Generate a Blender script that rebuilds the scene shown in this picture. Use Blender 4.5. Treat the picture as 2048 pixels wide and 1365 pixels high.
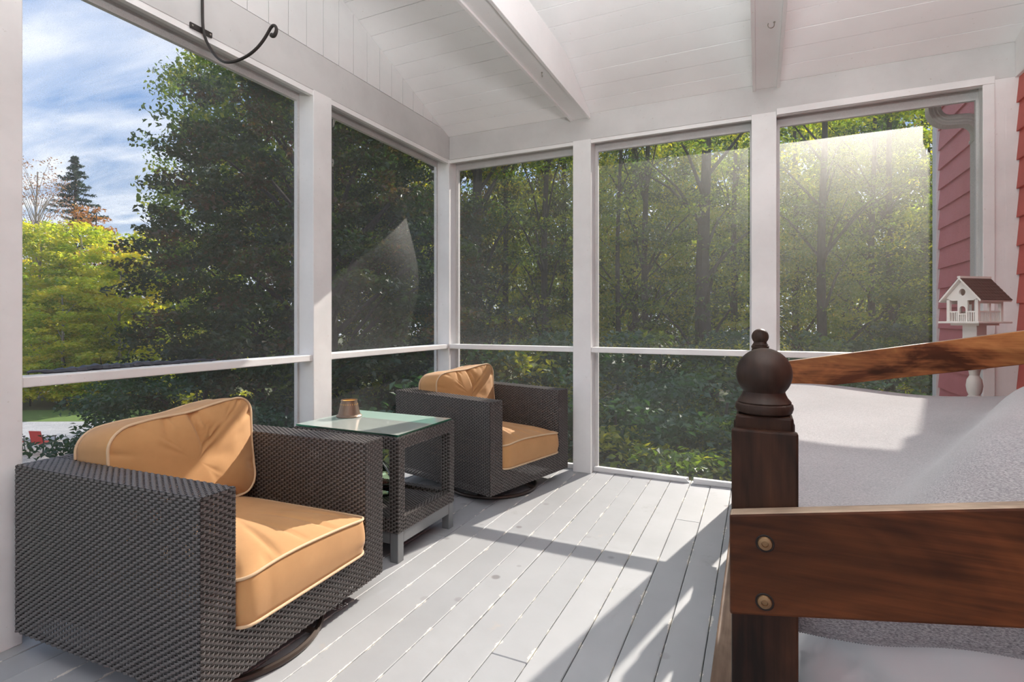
import bpy, math, random
import numpy as np
from math import pi, sin, cos, tan, radians, sqrt, exp, atan2
from mathutils import Vector, Matrix
for o in list(bpy.data.objects): bpy.data.objects.remove(o)
S = bpy.context.scene
COL = S.collection
RNG = np.random.default_rng(7)
random.seed(7)

# ------------------------------------------------------------------ camera
TH = math.atan((1516.9 - 1024) / 1064.2)
cam = bpy.data.objects.new('camera', bpy.data.cameras.new('camera'))
COL.objects.link(cam)
cam.location = (0, 0, 1.1)
cam.rotation_euler = (pi / 2, 0, TH)
cam.data.sensor_width = 36
cam.data.lens = 36 * 1064.2 / 2048
cam.data.shift_y = -41.8 / 2048
cam.data.clip_start = 0.02
cam.data.clip_end = 500
S.camera = cam
FW = np.array([-sin(TH), cos(TH)])
RT = np.array([cos(TH), sin(TH)])

# ------------------------------------------------------------------ world, sun, exposure
SUN_DIR = Vector((0.242 * cos(radians(33.2)), 0.970 * cos(radians(33.2)), sin(radians(33.2)))).normalized()
SUN_STRENGTH = 6.8
SKY_STRENGTH = .85
world = bpy.data.worlds.new('sky'); S.world = world
world.use_nodes = True
nt = world.node_tree; nt.nodes.clear()
def wn(t, **k):
    n = nt.nodes.new(t)
    for a, b in k.items(): setattr(n, a, b)
    return n
tc = wn('ShaderNodeTexCoord')
sep = wn('ShaderNodeSeparateXYZ'); nt.links.new(tc.outputs['Generated'], sep.inputs[0])
grad = wn('ShaderNodeValToRGB')
cr = grad.color_ramp
cr.elements[0].position = 0.0; cr.elements[0].color = (.80, .90, 1.0, 1)
cr.elements[1].position = 0.75; cr.elements[1].color = (.15, .33, .74, 1)
e = cr.elements.new(0.30); e.color = (.27, .47, .84, 1)
nt.links.new(sep.outputs['Z'], grad.inputs[0])
# cirrus: noise on the cloud plane (direction / height), streaked
mx = wn('ShaderNodeMath', operation='MAXIMUM'); mx.inputs[1].default_value = 0.06
nt.links.new(sep.outputs['Z'], mx.inputs[0])
dx = wn('ShaderNodeMath', operation='DIVIDE'); dy = wn('ShaderNodeMath', operation='DIVIDE')
nt.links.new(sep.outputs['X'], dx.inputs[0]); nt.links.new(mx.outputs[0], dx.inputs[1])
nt.links.new(sep.outputs['Y'], dy.inputs[0]); nt.links.new(mx.outputs[0], dy.inputs[1])
cmb = wn('ShaderNodeCombineXYZ'); nt.links.new(dx.outputs[0], cmb.inputs[0]); nt.links.new(dy.outputs[0], cmb.inputs[1])
mp = wn('ShaderNodeMapping'); mp.inputs['Rotation'].default_value = (0, 0, radians(62)); mp.inputs['Scale'].default_value = (0.55, 1.7, 1)
nt.links.new(cmb.outputs[0], mp.inputs[0])
nz = wn('ShaderNodeTexNoise'); nz.inputs['Scale'].default_value = 1.15; nz.inputs['Detail'].default_value = 9
nz.inputs['Roughness'].default_value = 0.55; nz.inputs['Distortion'].default_value = 0.5
nt.links.new(mp.outputs[0], nz.inputs[0])
cl = wn('ShaderNodeValToRGB'); cl.color_ramp.elements[0].position = 0.37; cl.color_ramp.elements[1].position = 0.78
nt.links.new(nz.outputs[0], cl.inputs[0])
mixc = wn('ShaderNodeMix', data_type='RGBA'); mixc.inputs[7].default_value = (1.5, 1.5, 1.5, 1)
nt.links.new(cl.outputs[0], mixc.inputs[0]); nt.links.new(grad.outputs[0], mixc.inputs[6])
bg = wn('ShaderNodeBackground'); bg.inputs[1].default_value = SKY_STRENGTH
nt.links.new(mixc.outputs[2], bg.inputs[0])
wo = wn('ShaderNodeOutputWorld'); nt.links.new(bg.outputs[0], wo.inputs[0])
sun = bpy.data.objects.new('sun', bpy.data.lights.new('sun', 'SUN'))
COL.objects.link(sun)
sun.data.energy = SUN_STRENGTH
sun.data.color = (1.0, 0.93, 0.84)
sun.data.angle = radians(0.55)
sun.rotation_euler = SUN_DIR.to_track_quat('Z', 'Y').to_euler()
sun.location = (8, 30, 20)
# unseen fill lamp added in the open bays behind the camera, as extra daylight
rear_lamp = bpy.data.objects.new('open_end_daylight', bpy.data.lights.new('open_end_daylight', 'AREA'))
COL.objects.link(rear_lamp)
rear_lamp.data.shape = 'RECTANGLE'; rear_lamp.data.size = 3.4; rear_lamp.data.size_y = 2.3
rear_lamp.data.energy = 9; rear_lamp.data.color = (0.96, 0.985, 1.0)
rear_lamp.location = (-.5, -1.95, 1.2); rear_lamp.rotation_euler = (radians(90), 0, 0)
# unseen lamp added over the camera, bounced off the ceiling to brighten the room
fl = bpy.data.objects.new('bounced_light', bpy.data.lights.new('bounced_light', 'AREA'))
COL.objects.link(fl)
fl.data.shape = 'DISK'; fl.data.size = .7
fl.data.energy = 79; fl.data.color = (0.96, 0.985, 1.0)
fl.location = (.0, .35, 1.95); fl.rotation_euler = (radians(180 - 6), 0, 0)
S.view_settings.view_transform = 'Standard'
S.view_settings.look = 'None'
S.view_settings.gamma = 1
S.view_settings.use_curve_mapping = False
S.view_settings.exposure = 0.3
S.cycles.max_bounces = 10
S.cycles.diffuse_bounces = 6
S.cycles.transmission_bounces = 6
S.cycles.transparent_max_bounces = 16
S.cycles.use_denoising = True
S.cycles.sample_clamp_indirect = 8
S.cycles.caustics_reflective = False
S.cycles.caustics_refractive = False

# ------------------------------------------------------------------ material helpers
class NT:
    def __init__(s, name):
        s.m = bpy.data.materials.new(name); s.m.use_nodes = True
        s.t = s.m.node_tree; s.t.nodes.clear()
        s.out = s.t.nodes.new('ShaderNodeOutputMaterial')
    def n(s, t, ins=None, **k):
        nd = s.t.nodes.new(t)
        for a, b in k.items(): setattr(nd, a, b)
        for a, b in (ins or {}).items(): s.i(nd, a, b)
        return nd
    def i(s, nd, a, b):
        sock = nd.inputs[a]
        if hasattr(b, 'bl_idname') and hasattr(b, 'outputs'): b = b.outputs[0]
        if isinstance(b, bpy.types.NodeSocket): s.t.links.new(b, sock)
        else: sock.default_value = b
    def coord(s, kind='Object', scale=(1, 1, 1), rot=(0, 0, 0)):
        c = s.n('ShaderNodeTexCoord')
        m = s.n('ShaderNodeMapping', {'Scale': scale, 'Rotation': rot})
        s.t.links.new(c.outputs[kind], m.inputs[0]); return m
    def noise(s, vec, scale, detail=4, rough=.5, dist=0):
        return s.n('ShaderNodeTexNoise', {'Vector': vec, 'Scale': scale, 'Detail': detail, 'Roughness': rough, 'Distortion': dist})
    def ramp(s, fac, *stops):
        r = s.n('ShaderNodeValToRGB', {'Fac': fac}); c = r.color_ramp
        while len(c.elements) < len(stops): c.elements.new(.5)
        for e, (p, col) in zip(c.elements, stops):
            e.position = p; e.color = (*col, 1) if len(col) == 3 else col
        return r
    def mix(s, fac, a, b, blend='MIX'):
        m = s.n('ShaderNodeMix', data_type='RGBA', blend_type=blend)
        s.i(m, 0, fac); s.i(m, 6, a if not isinstance(a, tuple) else (*a, 1)); s.i(m, 7, b if not isinstance(b, tuple) else (*b, 1))
        return m.outputs[2]
    def math(s, op, a, b=0.0, c=None):
        m = s.n('ShaderNodeMath', operation=op); s.i(m, 0, a); s.i(m, 1, b)
        if c is not None: s.i(m, 2, c)
        return m.outputs[0]
    def bump(s, h, strength=.3, dist=.01):
        return s.n('ShaderNodeBump', {'Height': h, 'Strength': strength, 'Distance': dist})
    def pbsdf(s, col, rough=.5, **k):
        p = s.n('ShaderNodeBsdfPrincipled')
        s.i(p, 'Base Color', (*col, 1) if isinstance(col, tuple) else col); s.i(p, 'Roughness', rough)
        for a, b in k.items(): s.i(p, a.replace('_', ' '), b)
        return p
    def done(s, sh):
        s.t.links.new(sh.outputs[0] if hasattr(sh, 'outputs') else sh, s.out.inputs[0]); return s.m
def simple(name, col, rough=.5, **k):
    q = NT(name); return q.done(q.pbsdf(col, rough, **k))
def BW(c): return (c, c, c)

def m_paint(name, col, dirt=.12, grain=True):
    q = NT(name); v = q.coord('Object', (1, 1, 1))
    n1 = q.noise(v, 2.2, 5, .6); n2 = q.noise(v, 60, 3, .6)
    d = q.ramp(n1, (.35, BW(1 - dirt)), (.62, BW(1)))
    sp = q.ramp(n2, (.24, (.62, .55, .46)), (.31, BW(1)))
    c = q.mix(1.0, (*col,), d.outputs[0], 'MULTIPLY'); c = q.mix(.5, c, sp.outputs[0], 'MULTIPLY')
    p = q.pbsdf(c, .5)
    q.i(p, 'Normal', q.bump(n2, .12, .002)); return q.done(p)
WHITE = m_paint('white_paint', (.85, .84, .83))
CEILP = m_paint('ceiling_white_paint', (.93, .925, .92), .05)
BEAMP = m_paint('darker_beam_paint', (.62, .612, .60), .14)  # darker, greyer tone than the white on the posts
GABLE = m_paint('gable_white_paint', (.74, .73, .72), .08)

def m_floor():
    q = NT('grey_deck_paint')
    g = q.n('ShaderNodeTexCoord'); sp = q.n('ShaderNodeSeparateXYZ'); q.t.links.new(g.outputs['Generated'], sp.inputs[0])
    v = q.coord('Object')
    oi = q.n('ShaderNodeObjectInfo')
    # bare light wood where the paint has chipped at board edges
    ed = q.math('ABSOLUTE', q.math('SUBTRACT', sp.outputs[0], .5))
    ns = q.noise(v, 9, 6, .7); nf = q.noise(v, 45, 4, .6)
    th = q.math('ADD', ed, q.math('MULTIPLY', q.math('SUBTRACT', ns.outputs[0], .53), .60))
    chip = q.ramp(th, (.497, BW(0)), (.512, BW(1)))
    base = q.mix(oi.outputs['Random'], (.335, .342, .352), (.40, .404, .412))
    big = q.ramp(q.noise(v, 1.7, 4, .6), (.3, BW(.88)), (.65, BW(1.03)))
    base = q.mix(1, base, big.outputs[0], 'MULTIPLY')
    # water-marks and dark dried spots
    vo = q.n('ShaderNodeTexVoronoi', {'Vector': v, 'Scale': 7.0, 'Randomness': 1})
    msk = q.ramp(q.noise(v, 1.1, 3, .6), (.50, BW(0)), (.58, BW(1)))
    spot = q.ramp(vo.outputs['Distance'], (.10, BW(.85)), (.16, BW(0)))
    base = q.mix(q.math('MULTIPLY', spot.outputs[0], msk.outputs[0]), base, (.19, .18, .18))
    worn = q.ramp(q.noise(v, 2.6, 6, .75), (.60, BW(0)), (.70, BW(.55)))
    base = q.mix(worn.outputs[0], base, (.27, .26, .25))
    rust = q.ramp(q.noise(v, 5, 4, .7), (.66, BW(0)), (.76, BW(.35)))
    base = q.mix(rust.outputs[0], base, (.5, .40, .31))
    col = q.mix(chip.outputs[0], base, (.66, .63, .57))
    p = q.pbsdf(col, .5)
    q.i(p, 'Normal', q.bump(nf, .15, .002)); return q.done(p)
FLOORM = m_floor()
GAPM = simple('dark_gap', (.03, .028, .026), .9)

def m_red(nm='red_clapboard_paint', c0=(.44, .085, .068), c1=(.54, .115, .09)):
    q = NT(nm); v = q.coord('Object', (1, 1, 1))
    n = q.noise(v, 3, 6, .7); n2 = q.noise(q.coord('Object', (3, 60, 60)), 3, 4, .6)
    c = q.ramp(n, (.3, c0), (.7, c1))
    p = q.pbsdf(c.outputs[0], .6); q.i(p, 'Normal', q.bump(n2, .25, .003)); return q.done(p)
RED = m_red()
RED_HAZE = m_red('haze_lightened_red_paint', (.60, .19, .20), (.70, .25, .26))  # same red paint outdoors, skylight and screen haze painted in as paler pink

def m_wicker():
    q = NT('brown_resin_wicker'); g = q.coord('Object', (1, 1, 1))
    n = q.noise(g, 300, 2, .5)
    c = q.ramp(n, (.3, (.060, .051, .047)), (.7, (.125, .110, .102)))
    p = q.pbsdf(c.outputs[0], .40, Specular_IOR_Level=.95); return q.done(p)
WICK = m_wicker()
WARP = simple('shade_dark_wicker_warp', (.034, .028, .025), .5)  # upright strands darkened to paint in the shade between the strips
WICKF = simple('dark_wicker_frame', (.028, .022, .02), .6)

def m_fabric():
    q = NT('tan_cushion_canvas'); v = q.coord('Object')
    w = q.noise(q.coord('Object', (900, 900, 900)), 1, 2, .5)
    n = q.noise(v, 6, 4, .6)
    c = q.ramp(n, (.3, (.47, .245, .092)), (.7, (.55, .295, .118)))
    p = q.pbsdf(c.outputs[0], .85, Sheen_Weight=.15)
    q.i(p, 'Normal', q.bump(w, .15, .001)); return q.done(p)
FAB = m_fabric()
PIPE = simple('cream_piping', (.62, .44, .27), .7)

def m_wood(name, axis, blotch=.9, dark=(.012, .004, .002), mid=(.08, .024, .008), light=(.19, .058, .017)):
    q = NT(name)
    sc = [7, 7, 7]; sc[axis] = .55
    v = q.coord('Object', tuple(sc))
    sc2 = [3.2, 3.2, 3.2]; sc2[axis] = 1.4
    v2 = q.coord('Object', tuple(sc2))
    fine = q.noise(q.coord('Object', tuple(120 if i != axis else 4 for i in range(3))), 1, 3, .6)
    w = q.noise(v, 2.4, 6, .7, .4)
    b = q.noise(v2, 1.9, 4, .6, .8)
    f = q.math('ADD', q.math('MULTIPLY', w.outputs[0], .35), q.math('MULTIPLY', b.outputs[0], .85))
    f = q.math('ADD', f, q.math('MULTIPLY', q.math('SUBTRACT', fine.outputs[0], .5), .22))
    c = q.ramp(f, (.47, dark), (.60, mid), (.76, light))
    vo = q.n('ShaderNodeTexVoronoi', {'Vector': v2, 'Scale': 1.5, 'Randomness': 1})
    kn = q.ramp(vo.outputs['Distance'], (.04, BW(.10)), (.15, BW(1)))
    col = q.mix(.85, c.outputs[0], kn.outputs[0], 'MULTIPLY')
    bo = q.ramp(q.noise(v2, 1.3, 3, .6, 1.0), (.40, BW(.22)), (.56, BW(1)))
    col = q.mix(blotch, col, bo.outputs[0], 'MULTIPLY')
    p = q.pbsdf(col, .48, Specular_IOR_Level=.22)
    q.i(p, 'Normal', q.bump(fine, .12, .002)); return q.done(p)
WOODX = m_wood('stained_pine_along_x', 0, .65)
WOODLIT = m_wood('stained_pine_bounce_lit', 0, .45, (.09, .028, .012), (.34, .125, .045), (.55, .24, .085))  # same stain on the far board, lightened to paint in light off the blanket
WOODY = m_wood('stained_pine_along_y', 1)
WOODZ = m_wood('stained_pine_upright', 2, .8, (.010, .005, .003), (.042, .017, .009), (.09, .035, .015))
TURN = m_wood('stained_turned_pine', 2, .3, (.018, .011, .008), (.042, .024, .017), (.075, .042, .028))
RAWW = m_wood('pale_worn_edge', 0, .3, (.16, .11, .08), (.34, .25, .18), (.5, .39, .29))

def m_wool():
    q = NT('grey_heather_wool'); v = q.coord('Object', (110, 380, 380))
    n = q.noise(v, 2.2, 5, .7); n2 = q.noise(q.coord('Object'), 3, 4, .6)
    c = q.ramp(n, (.38, (.15, .147, .155)), (.62, (.50, .485, .49)))
    c2 = q.ramp(n2, (.3, BW(.85)), (.7, BW(1.05)))
    col = q.mix(1, c.outputs[0], c2.outputs[0], 'MULTIPLY')
    p = q.pbsdf(col, .95, Sheen_Weight=.5, Sheen_Roughness=.4)
    q.i(p, 'Normal', q.bump(n, .5, .003)); return q.done(p)
WOOL = m_wool()
SHEET = simple('white_cotton_sheet', (.66, .65, .64), .8)
STITCH = simple('dark_hem_stitch', (.05, .05, .05), .9)
IRON = simple('black_wrought_iron', (.035, .03, .028), .45, Metallic=.4)
STEEL = simple('zinc_hook', (.35, .33, .29), .4, Metallic=.9)
BRONZE = simple('bronze_bolt', (.28, .17, .09), .4, Metallic=.9)
ALU = simple('grey_aluminium_leg', (.20, .205, .21), .38, Metallic=.3)
GUTTER = simple('almond_aluminium', (.74, .70, .66), .4)
BIRDW = simple('birdhouse_cream_paint', (.80, .77, .72), .55)
BIRDR = simple('birdhouse_brown_shingle', (.12, .075, .062), .75)
BIRDD = simple('dark_hollow', (.05, .045, .035), .9)

def m_lantern():
    q = NT('hammered_bronze'); v = q.coord('Object')
    n = q.noise(v, 120, 3, .6)
    p = q.pbsdf((.24, .17, .125), .36, Metallic=.75); q.i(p, 'Normal', q.bump(n, .5, .003)); return q.done(p)
LANT = m_lantern()
LINER = simple('amber_liner', (.85, .48, .10), .4)

def m_glass(name, tint, rough=.0, ior=1.5, spec=1.0):
    q = NT(name)
    t = q.n('ShaderNodeBsdfTransparent', {'Color': (*tint, 1)})
    g = q.n('ShaderNodeBsdfGlossy', {'Color': (1, 1, 1, 1), 'Roughness': rough})
    f = q.n('ShaderNodeFresnel', {'IOR': ior})
    k = q.math('MULTIPLY', f.outputs[0], spec)
    m = q.n('ShaderNodeMixShader'); q.i(m, 0, k); q.i(m, 1, t); q.i(m, 2, g); return q.done(m)
def m_dusty():
    q = NT('dusty_table_glass')
    t = q.n('ShaderNodeBsdfTransparent', {'Color': (.88, .96, .92, 1)})
    d = q.n('ShaderNodeBsdfDiffuse', {'Color': (.72, .78, .72, 1)})
    g = q.n('ShaderNodeBsdfGlossy', {'Color': (1, 1, 1, 1), 'Roughness': .0})
    f = q.n('ShaderNodeFresnel', {'IOR': 1.5})
    m = q.n('ShaderNodeMixShader'); q.i(m, 0, .52); q.i(m, 1, t); q.i(m, 2, d)
    m2 = q.n('ShaderNodeMixShader'); q.i(m2, 0, f); q.i(m2, 1, m); q.i(m2, 2, g); return q.done(m2)
GLASS = m_dusty()
def m_edge():
    q = NT('green_glass_edge')
    t = q.n('ShaderNodeBsdfTransparent', {'Color': (.15, .62, .47, 1)})
    tr = q.n('ShaderNodeBsdfTranslucent', {'Color': (.20, .75, .58, 1)})
    g = q.n('ShaderNodeBsdfGlossy', {'Color': (.7, 1, .9, 1), 'Roughness': .15})
    m = q.n('ShaderNodeMixShader'); q.i(m, 0, .6); q.i(m, 1, t); q.i(m, 2, tr)
    m2 = q.n('ShaderNodeMixShader'); q.i(m2, 0, .2); q.i(m2, 1, m); q.i(m2, 2, g); return q.done(m2)
EDGE = m_edge()
GREENG = m_glass('green_bottle_glass', (.62, .74, .60), .02, 1.5)

def m_screen():
    q = NT('charcoal_insect_screen'); v = q.coord('Object')
    n = q.noise(v, 420, 2, .6); n2 = q.noise(v, 5, 4, .6)
    # threads hide more of the view the more obliquely the mesh is seen
    lw = q.n('ShaderNodeLayerWeight', {'Blend': .35})
    op = q.math('ADD', .20, q.math('MULTIPLY', lw.outputs['Facing'], .16))
    op = q.math('ADD', op, q.math('MULTIPLY', q.math('SUBTRACT', n.outputs[0], .5), .45))
    op = q.math('ADD', op, q.math('MULTIPLY', q.math('SUBTRACT', n2.outputs[0], .5), .12))
    t = q.n('ShaderNodeBsdfTransparent')
    # the threads are round, so the shading normal scatters about the sheet's own
    wn_ = q.noise(v, 700, 1, .5)
    nm = q.n('ShaderNodeVectorMath', operation='SUBTRACT'); q.i(nm, 0, wn_.outputs['Color']); q.i(nm, 1, (.5, .5, .5))
    ns = q.n('ShaderNodeVectorMath', operation='SCALE'); q.i(ns, 0, nm.outputs[0]); q.i(ns, 'Scale', 11.0)
    gn = q.n('ShaderNodeNewGeometry'); na = q.n('ShaderNodeVectorMath', operation='ADD'); q.i(na, 0, gn.outputs['Normal']); q.i(na, 1, ns.outputs[0])
    nn_ = q.n('ShaderNodeVectorMath', operation='NORMALIZE'); q.i(nn_, 0, na.outputs[0])
    d = q.n('ShaderNodeBsdfDiffuse', {'Color': (.10, .098, .095, 1), 'Normal': nn_.outputs[0]})
    tl = q.n('ShaderNodeBsdfTranslucent', {'Color': (.09, .087, .084, 1), 'Normal': nn_.outputs[0]})
    rf = q.n('ShaderNodeBsdfRefraction', {'Color': (.85, .84, .82, 1), 'Roughness': .70, 'IOR': 1.38}, distribution='GGX')
    gl_ = q.n('ShaderNodeBsdfGlossy', {'Color': (.46, .45, .44, 1), 'Roughness': .55})
    a0 = q.n('ShaderNodeAddShader'); q.i(a0, 0, d); q.i(a0, 1, gl_)
    a = q.n('ShaderNodeAddShader'); q.i(a, 0, a0); q.i(a, 1, tl)
    b = q.n('ShaderNodeMixShader'); q.i(b, 0, .52); q.i(b, 1, a); q.i(b, 2, rf)
    m = q.n('ShaderNodeMixShader'); q.i(m, 0, op); q.i(m, 1, t); q.i(m, 2, b)
    return q.done(m)
SCREEN = m_screen()

def m_leaf(name, cols, trans=.45, rough=.5):
    q = NT(name)
    at = q.n('ShaderNodeAttribute', attribute_name='tint')
    oi = q.n('ShaderNodeObjectInfo')
    f = q.math('ADD', at.outputs['Fac'], q.math('MULTIPLY', q.math('SUBTRACT', oi.outputs['Random'], .5), .25))
    k = len(cols)
    c = q.ramp(f, *[(i / (k - 1) * .9 + .05, cc) for i, cc in enumerate(cols)])
    d = q.n('ShaderNodeBsdfDiffuse', {'Color': c})
    t = q.n('ShaderNodeBsdfTranslucent', {'Color': q.mix(1, c.outputs[0], (1.25, 1.3, .7), 'MULTIPLY')})
    g = q.n('ShaderNodeBsdfGlossy', {'Color': (1, 1, 1, 1), 'Roughness': .4})
    m = q.n('ShaderNodeMixShader'); q.i(m, 0, trans); q.i(m, 1, d); q.i(m, 2, t)
    m2 = q.n('ShaderNodeMixShader'); q.i(m2, 0, .04); q.i(m2, 1, m); q.i(m2, 2, g); return q.done(m2)
L_MAPLE = m_leaf('maple_leaf', [(.016, .036, .012), (.026, .055, .014), (.04, .07, .014), (.085, .06, .02), (.11, .045, .018)])
L_DARK = m_leaf('dark_leaf', [(.03, .075, .04), (.04, .10, .045), (.06, .13, .04)])
L_YEL = m_leaf('yellow_green_leaf', [(.22, .34, .03), (.42, .52, .05), (.66, .62, .06), (.78, .60, .05)], .55)
L_GREEN = m_leaf('forest_leaf', [(.035, .075, .012), (.075, .14, .018), (.19, .26, .025), (.52, .46, .045)], .6)
L_OLIVE = m_leaf('olive_leaf', [(.045, .075, .015), (.09, .12, .02), (.20, .19, .03), (.42, .27, .045)], .6)
L_SPRUCE = m_leaf('spruce_needle', [(.025, .06, .035), (.04, .085, .045)], .15)
L_ORANGE = m_leaf('orange_leaf', [(.40, .16, .05), (.5, .24, .08)], .4)
L_PINK = m_leaf('pinkish_leaf', [(.35, .2, .16), (.42, .25, .2)], .4)
def m_bark(name, a, b):
    q = NT(name); v = q.coord('Object', (6, 6, 1.2)); n = q.noise(v, 4, 5, .7)
    c = q.ramp(n, (.3, a), (.7, b)); p = q.pbsdf(c.outputs[0], .9); q.i(p, 'Normal', q.bump(n, .6, .03)); return q.done(p)
BARK = m_bark('grey_bark', (.022, .018, .015), (.07, .057, .046))
BARKP = m_bark('pale_bark', (.22, .19, .16), (.5, .46, .40))

# ------------------------------------------------------------------ mesh helpers
class MB:
    def __init__(s): s.v = []; s.f = []; s.mi = []
    def add(s, vs, fs, mi=0):
        o = len(s.v); s.v += [tuple(p) for p in vs]; s.f += [tuple(o + i for i in f) for f in fs]; s.mi += [mi] * len(fs); return s
    def box(s, x0, x1, y0, y1, z0, z1, mi=0):
        vs = [(x, y, z) for x in (x0, x1) for y in (y0, y1) for z in (z0, z1)]
        return s.add(vs, [(0, 1, 3, 2), (4, 6, 7, 5), (0, 4, 5, 1), (2, 3, 7, 6), (0, 2, 6, 4), (1, 5, 7, 3)], mi)
    def hexa(s, b, t, mi=0):   # four bottom, four top corners (same winding)
        return s.add(list(b) + list(t), [(3, 2, 1, 0), (4, 5, 6, 7), (0, 1, 5, 4), (1, 2, 6, 5), (2, 3, 7, 6), (3, 0, 4, 7)], mi)
    def prism_x(s, prof, x0, x1, mi=0):   # (y,z) polygon extruded along x
        n = len(prof); vs = [(x0, y, z) for y, z in prof] + [(x1, y, z) for y, z in prof]
        fs = [tuple(range(n - 1, -1, -1)), tuple(range(n, 2 * n))] + [(i, (i + 1) % n, n + (i + 1) % n, n + i) for i in range(n)]
        return s.add(vs, fs, mi)
    def prism_z(s, prof, z0, z1, mi=0):
        n = len(prof); vs = [(x, y, z0) for x, y in prof] + [(x, y, z1) for x, y in prof]
        fs = [tuple(range(n - 1, -1, -1)), tuple(range(n, 2 * n))] + [(i, (i + 1) % n, n + (i + 1) % n, n + i) for i in range(n)]
        return s.add(vs, fs, mi)
    def lathe(s, prof, n=24, c=(0, 0), mi=0):
        vs = []; fs = []
        for r, z in prof:
            for k in range(n): a = 2 * pi * k / n; vs.append((c[0] + r * cos(a), c[1] + r * sin(a), z))
        m = len(prof)
        for j in range(m - 1):
            for k in range(n): fs.append((j * n + k, j * n + (k + 1) % n, (j + 1) * n + (k + 1) % n, (j + 1) * n + k))
        if prof[0][0] > 1e-6: fs.append(tuple(range(n - 1, -1, -1)))
        if prof[-1][0] > 1e-6: fs.append(tuple((m - 1) * n + k for k in range(n)))
        return s.add(vs, fs, mi)
    def tube(s, path, rad, n=8, closed=False, mi=0, flat=1.0, up=None):
        P = [Vector(p) for p in path]; m = len(P); vs = []; fs = []
        R = rad if hasattr(rad, '__len__') else [rad] * m
        prev = None
        for i in range(m):
            a = P[i - 1] if (i > 0 or closed) else P[i]; b = P[(i + 1) % m] if (i < m - 1 or closed) else P[i]
            t = (b - a).normalized()
            if prev is None:
                u = Vector(up) if up else (Vector((0, 0, 1)) if abs(t.z) < .9 else Vector((1, 0, 0)))
            else: u = prev
            w = (u - t * u.dot(t)).normalized(); prev = w; q = t.cross(w)
            for k in range(n):
                an = 2 * pi * k / n; vs.append(P[i] + w * cos(an) * R[i] + q * sin(an) * R[i] * flat)
        seg = m if closed else m - 1
        for i in range(seg):
            j = (i + 1) % m
            for k in range(n): fs.append((i * n + k, i * n + (k + 1) % n, j * n + (k + 1) % n, j * n + k))
        if not closed: fs += [tuple(range(n - 1, -1, -1)), tuple((m - 1) * n + k for k in range(n))]
        return s.add(vs, fs, mi)
    def mesh(s, name, mats, smooth=False):
        me = bpy.data.meshes.new(name); me.from_pydata(s.v, [], s.f)
        for m in (mats if isinstance(mats, (list, tuple)) else [mats]): me.materials.append(m)
        me.polygons.foreach_set('material_index', s.mi)
        if smooth: me.polygons.foreach_set('use_smooth', [True] * len(me.polygons))
        me.update(); return me
def link(name, me, parent=None):
    o = bpy.data.objects.new(name, me); COL.objects.link(o)
    if parent: o.parent = parent
    return o
def obj(name, mb, mat, parent=None, smooth=False, bevel=0, recalc=True):
    me = mb.mesh(name, mat, smooth)
    if recalc:
        import bmesh
        b = bmesh.new(); b.from_mesh(me); bmesh.ops.recalc_face_normals(b, faces=b.faces[:]); b.to_mesh(me); b.free()
    o = link(name, me, parent)
    if smooth and smooth != 'all':
        try: me.set_sharp_from_angle(angle=radians(40))
        except Exception: pass
    if bevel:
        m = o.modifiers.new('bevel', 'BEVEL'); m.width = bevel; m.segments = 1 if bevel < .003 else 2; m.limit_method = 'ANGLE'; m.angle_limit = radians(50)
    return o
def tag(o, label=None, cat=None, group=None, kind=None):
    for k, v in (('label', label), ('category', cat), ('group', group), ('kind', kind)):
        if v: o[k] = v
    return o
def thing(name, label, cat, loc=(0, 0, 0), rz=0, group=None):
    o = link(name, None); o.location = loc; o.rotation_euler = (0, 0, rz); o.empty_display_size = .1
    return tag(o, label, cat, group)
def setting(name):
    o = link(name, None); o['kind'] = 'structure'; o.empty_display_size = .1; return o
def copy_tree(o, parent=None):
    c = o.copy(); COL.objects.link(c)
    if parent: c.parent = parent; c.matrix_parent_inverse = o.matrix_parent_inverse
    for ch in o.children: copy_tree(ch, c)
    return c
def np_mesh(name, V, Q, mat, smooth=True, attr=None, mi=None):
    me = bpy.data.meshes.new(name); n = len(V); m = len(Q); k = Q.shape[1]
    me.vertices.add(n); me.vertices.foreach_set('co', np.ascontiguousarray(V, dtype=np.float32).ravel())
    me.loops.add(m * k); me.loops.foreach_set('vertex_index', np.ascontiguousarray(Q, dtype=np.int32).ravel())
    me.polygons.add(m); me.polygons.foreach_set('loop_start', np.arange(0, m * k, k, dtype=np.int32))
    me.polygons.foreach_set('use_smooth', np.full(m, smooth))
    for m_ in (mat if isinstance(mat, list) else [mat]): me.materials.append(m_)
    if mi is not None: me.polygons.foreach_set('material_index', np.ascontiguousarray(mi, dtype=np.int32))
    me.update(calc_edges=True)
    if attr is not None:
        a = me.attributes.new('tint', 'FLOAT', 'POINT'); a.data.foreach_set('value', np.ascontiguousarray(attr, dtype=np.float32))
    return me

# ================================================================== THE PORCH
XL, YB, XR = -2.27, 3.69, 1.25
PITCH = .1284
# ---- floor of painted boards
floor = setting('floor')
obj('subfloor', MB().box(-2.45, 1.30, -2.3, 3.84, -.20, -.024), GAPM, floor)
k = 0
x = -.16 + PITCH * 11
while x > -2.45:
    x0, x1 = max(x - PITCH, -2.43), x
    cuts = [-2.3]
    for _ in range(k % 2): cuts.append(random.uniform(-1.5, 3.3))
    if k in (12, 21): cuts.append({12: 3.05, 21: 1.35}[k])
    cuts = sorted(cuts + [3.83])
    for a, b in zip(cuts[:-1], cuts[1:]):
        if b - a < .1: continue
        dz = random.uniform(-.0012, .0012); g = .0014
        o = obj('floor_board', MB().box(x0 + g, x1 - g, a + .0008, b - .0008, -.022, dz), FLOORM, floor, bevel=.0025)
    x -= PITCH; k += 1

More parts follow.
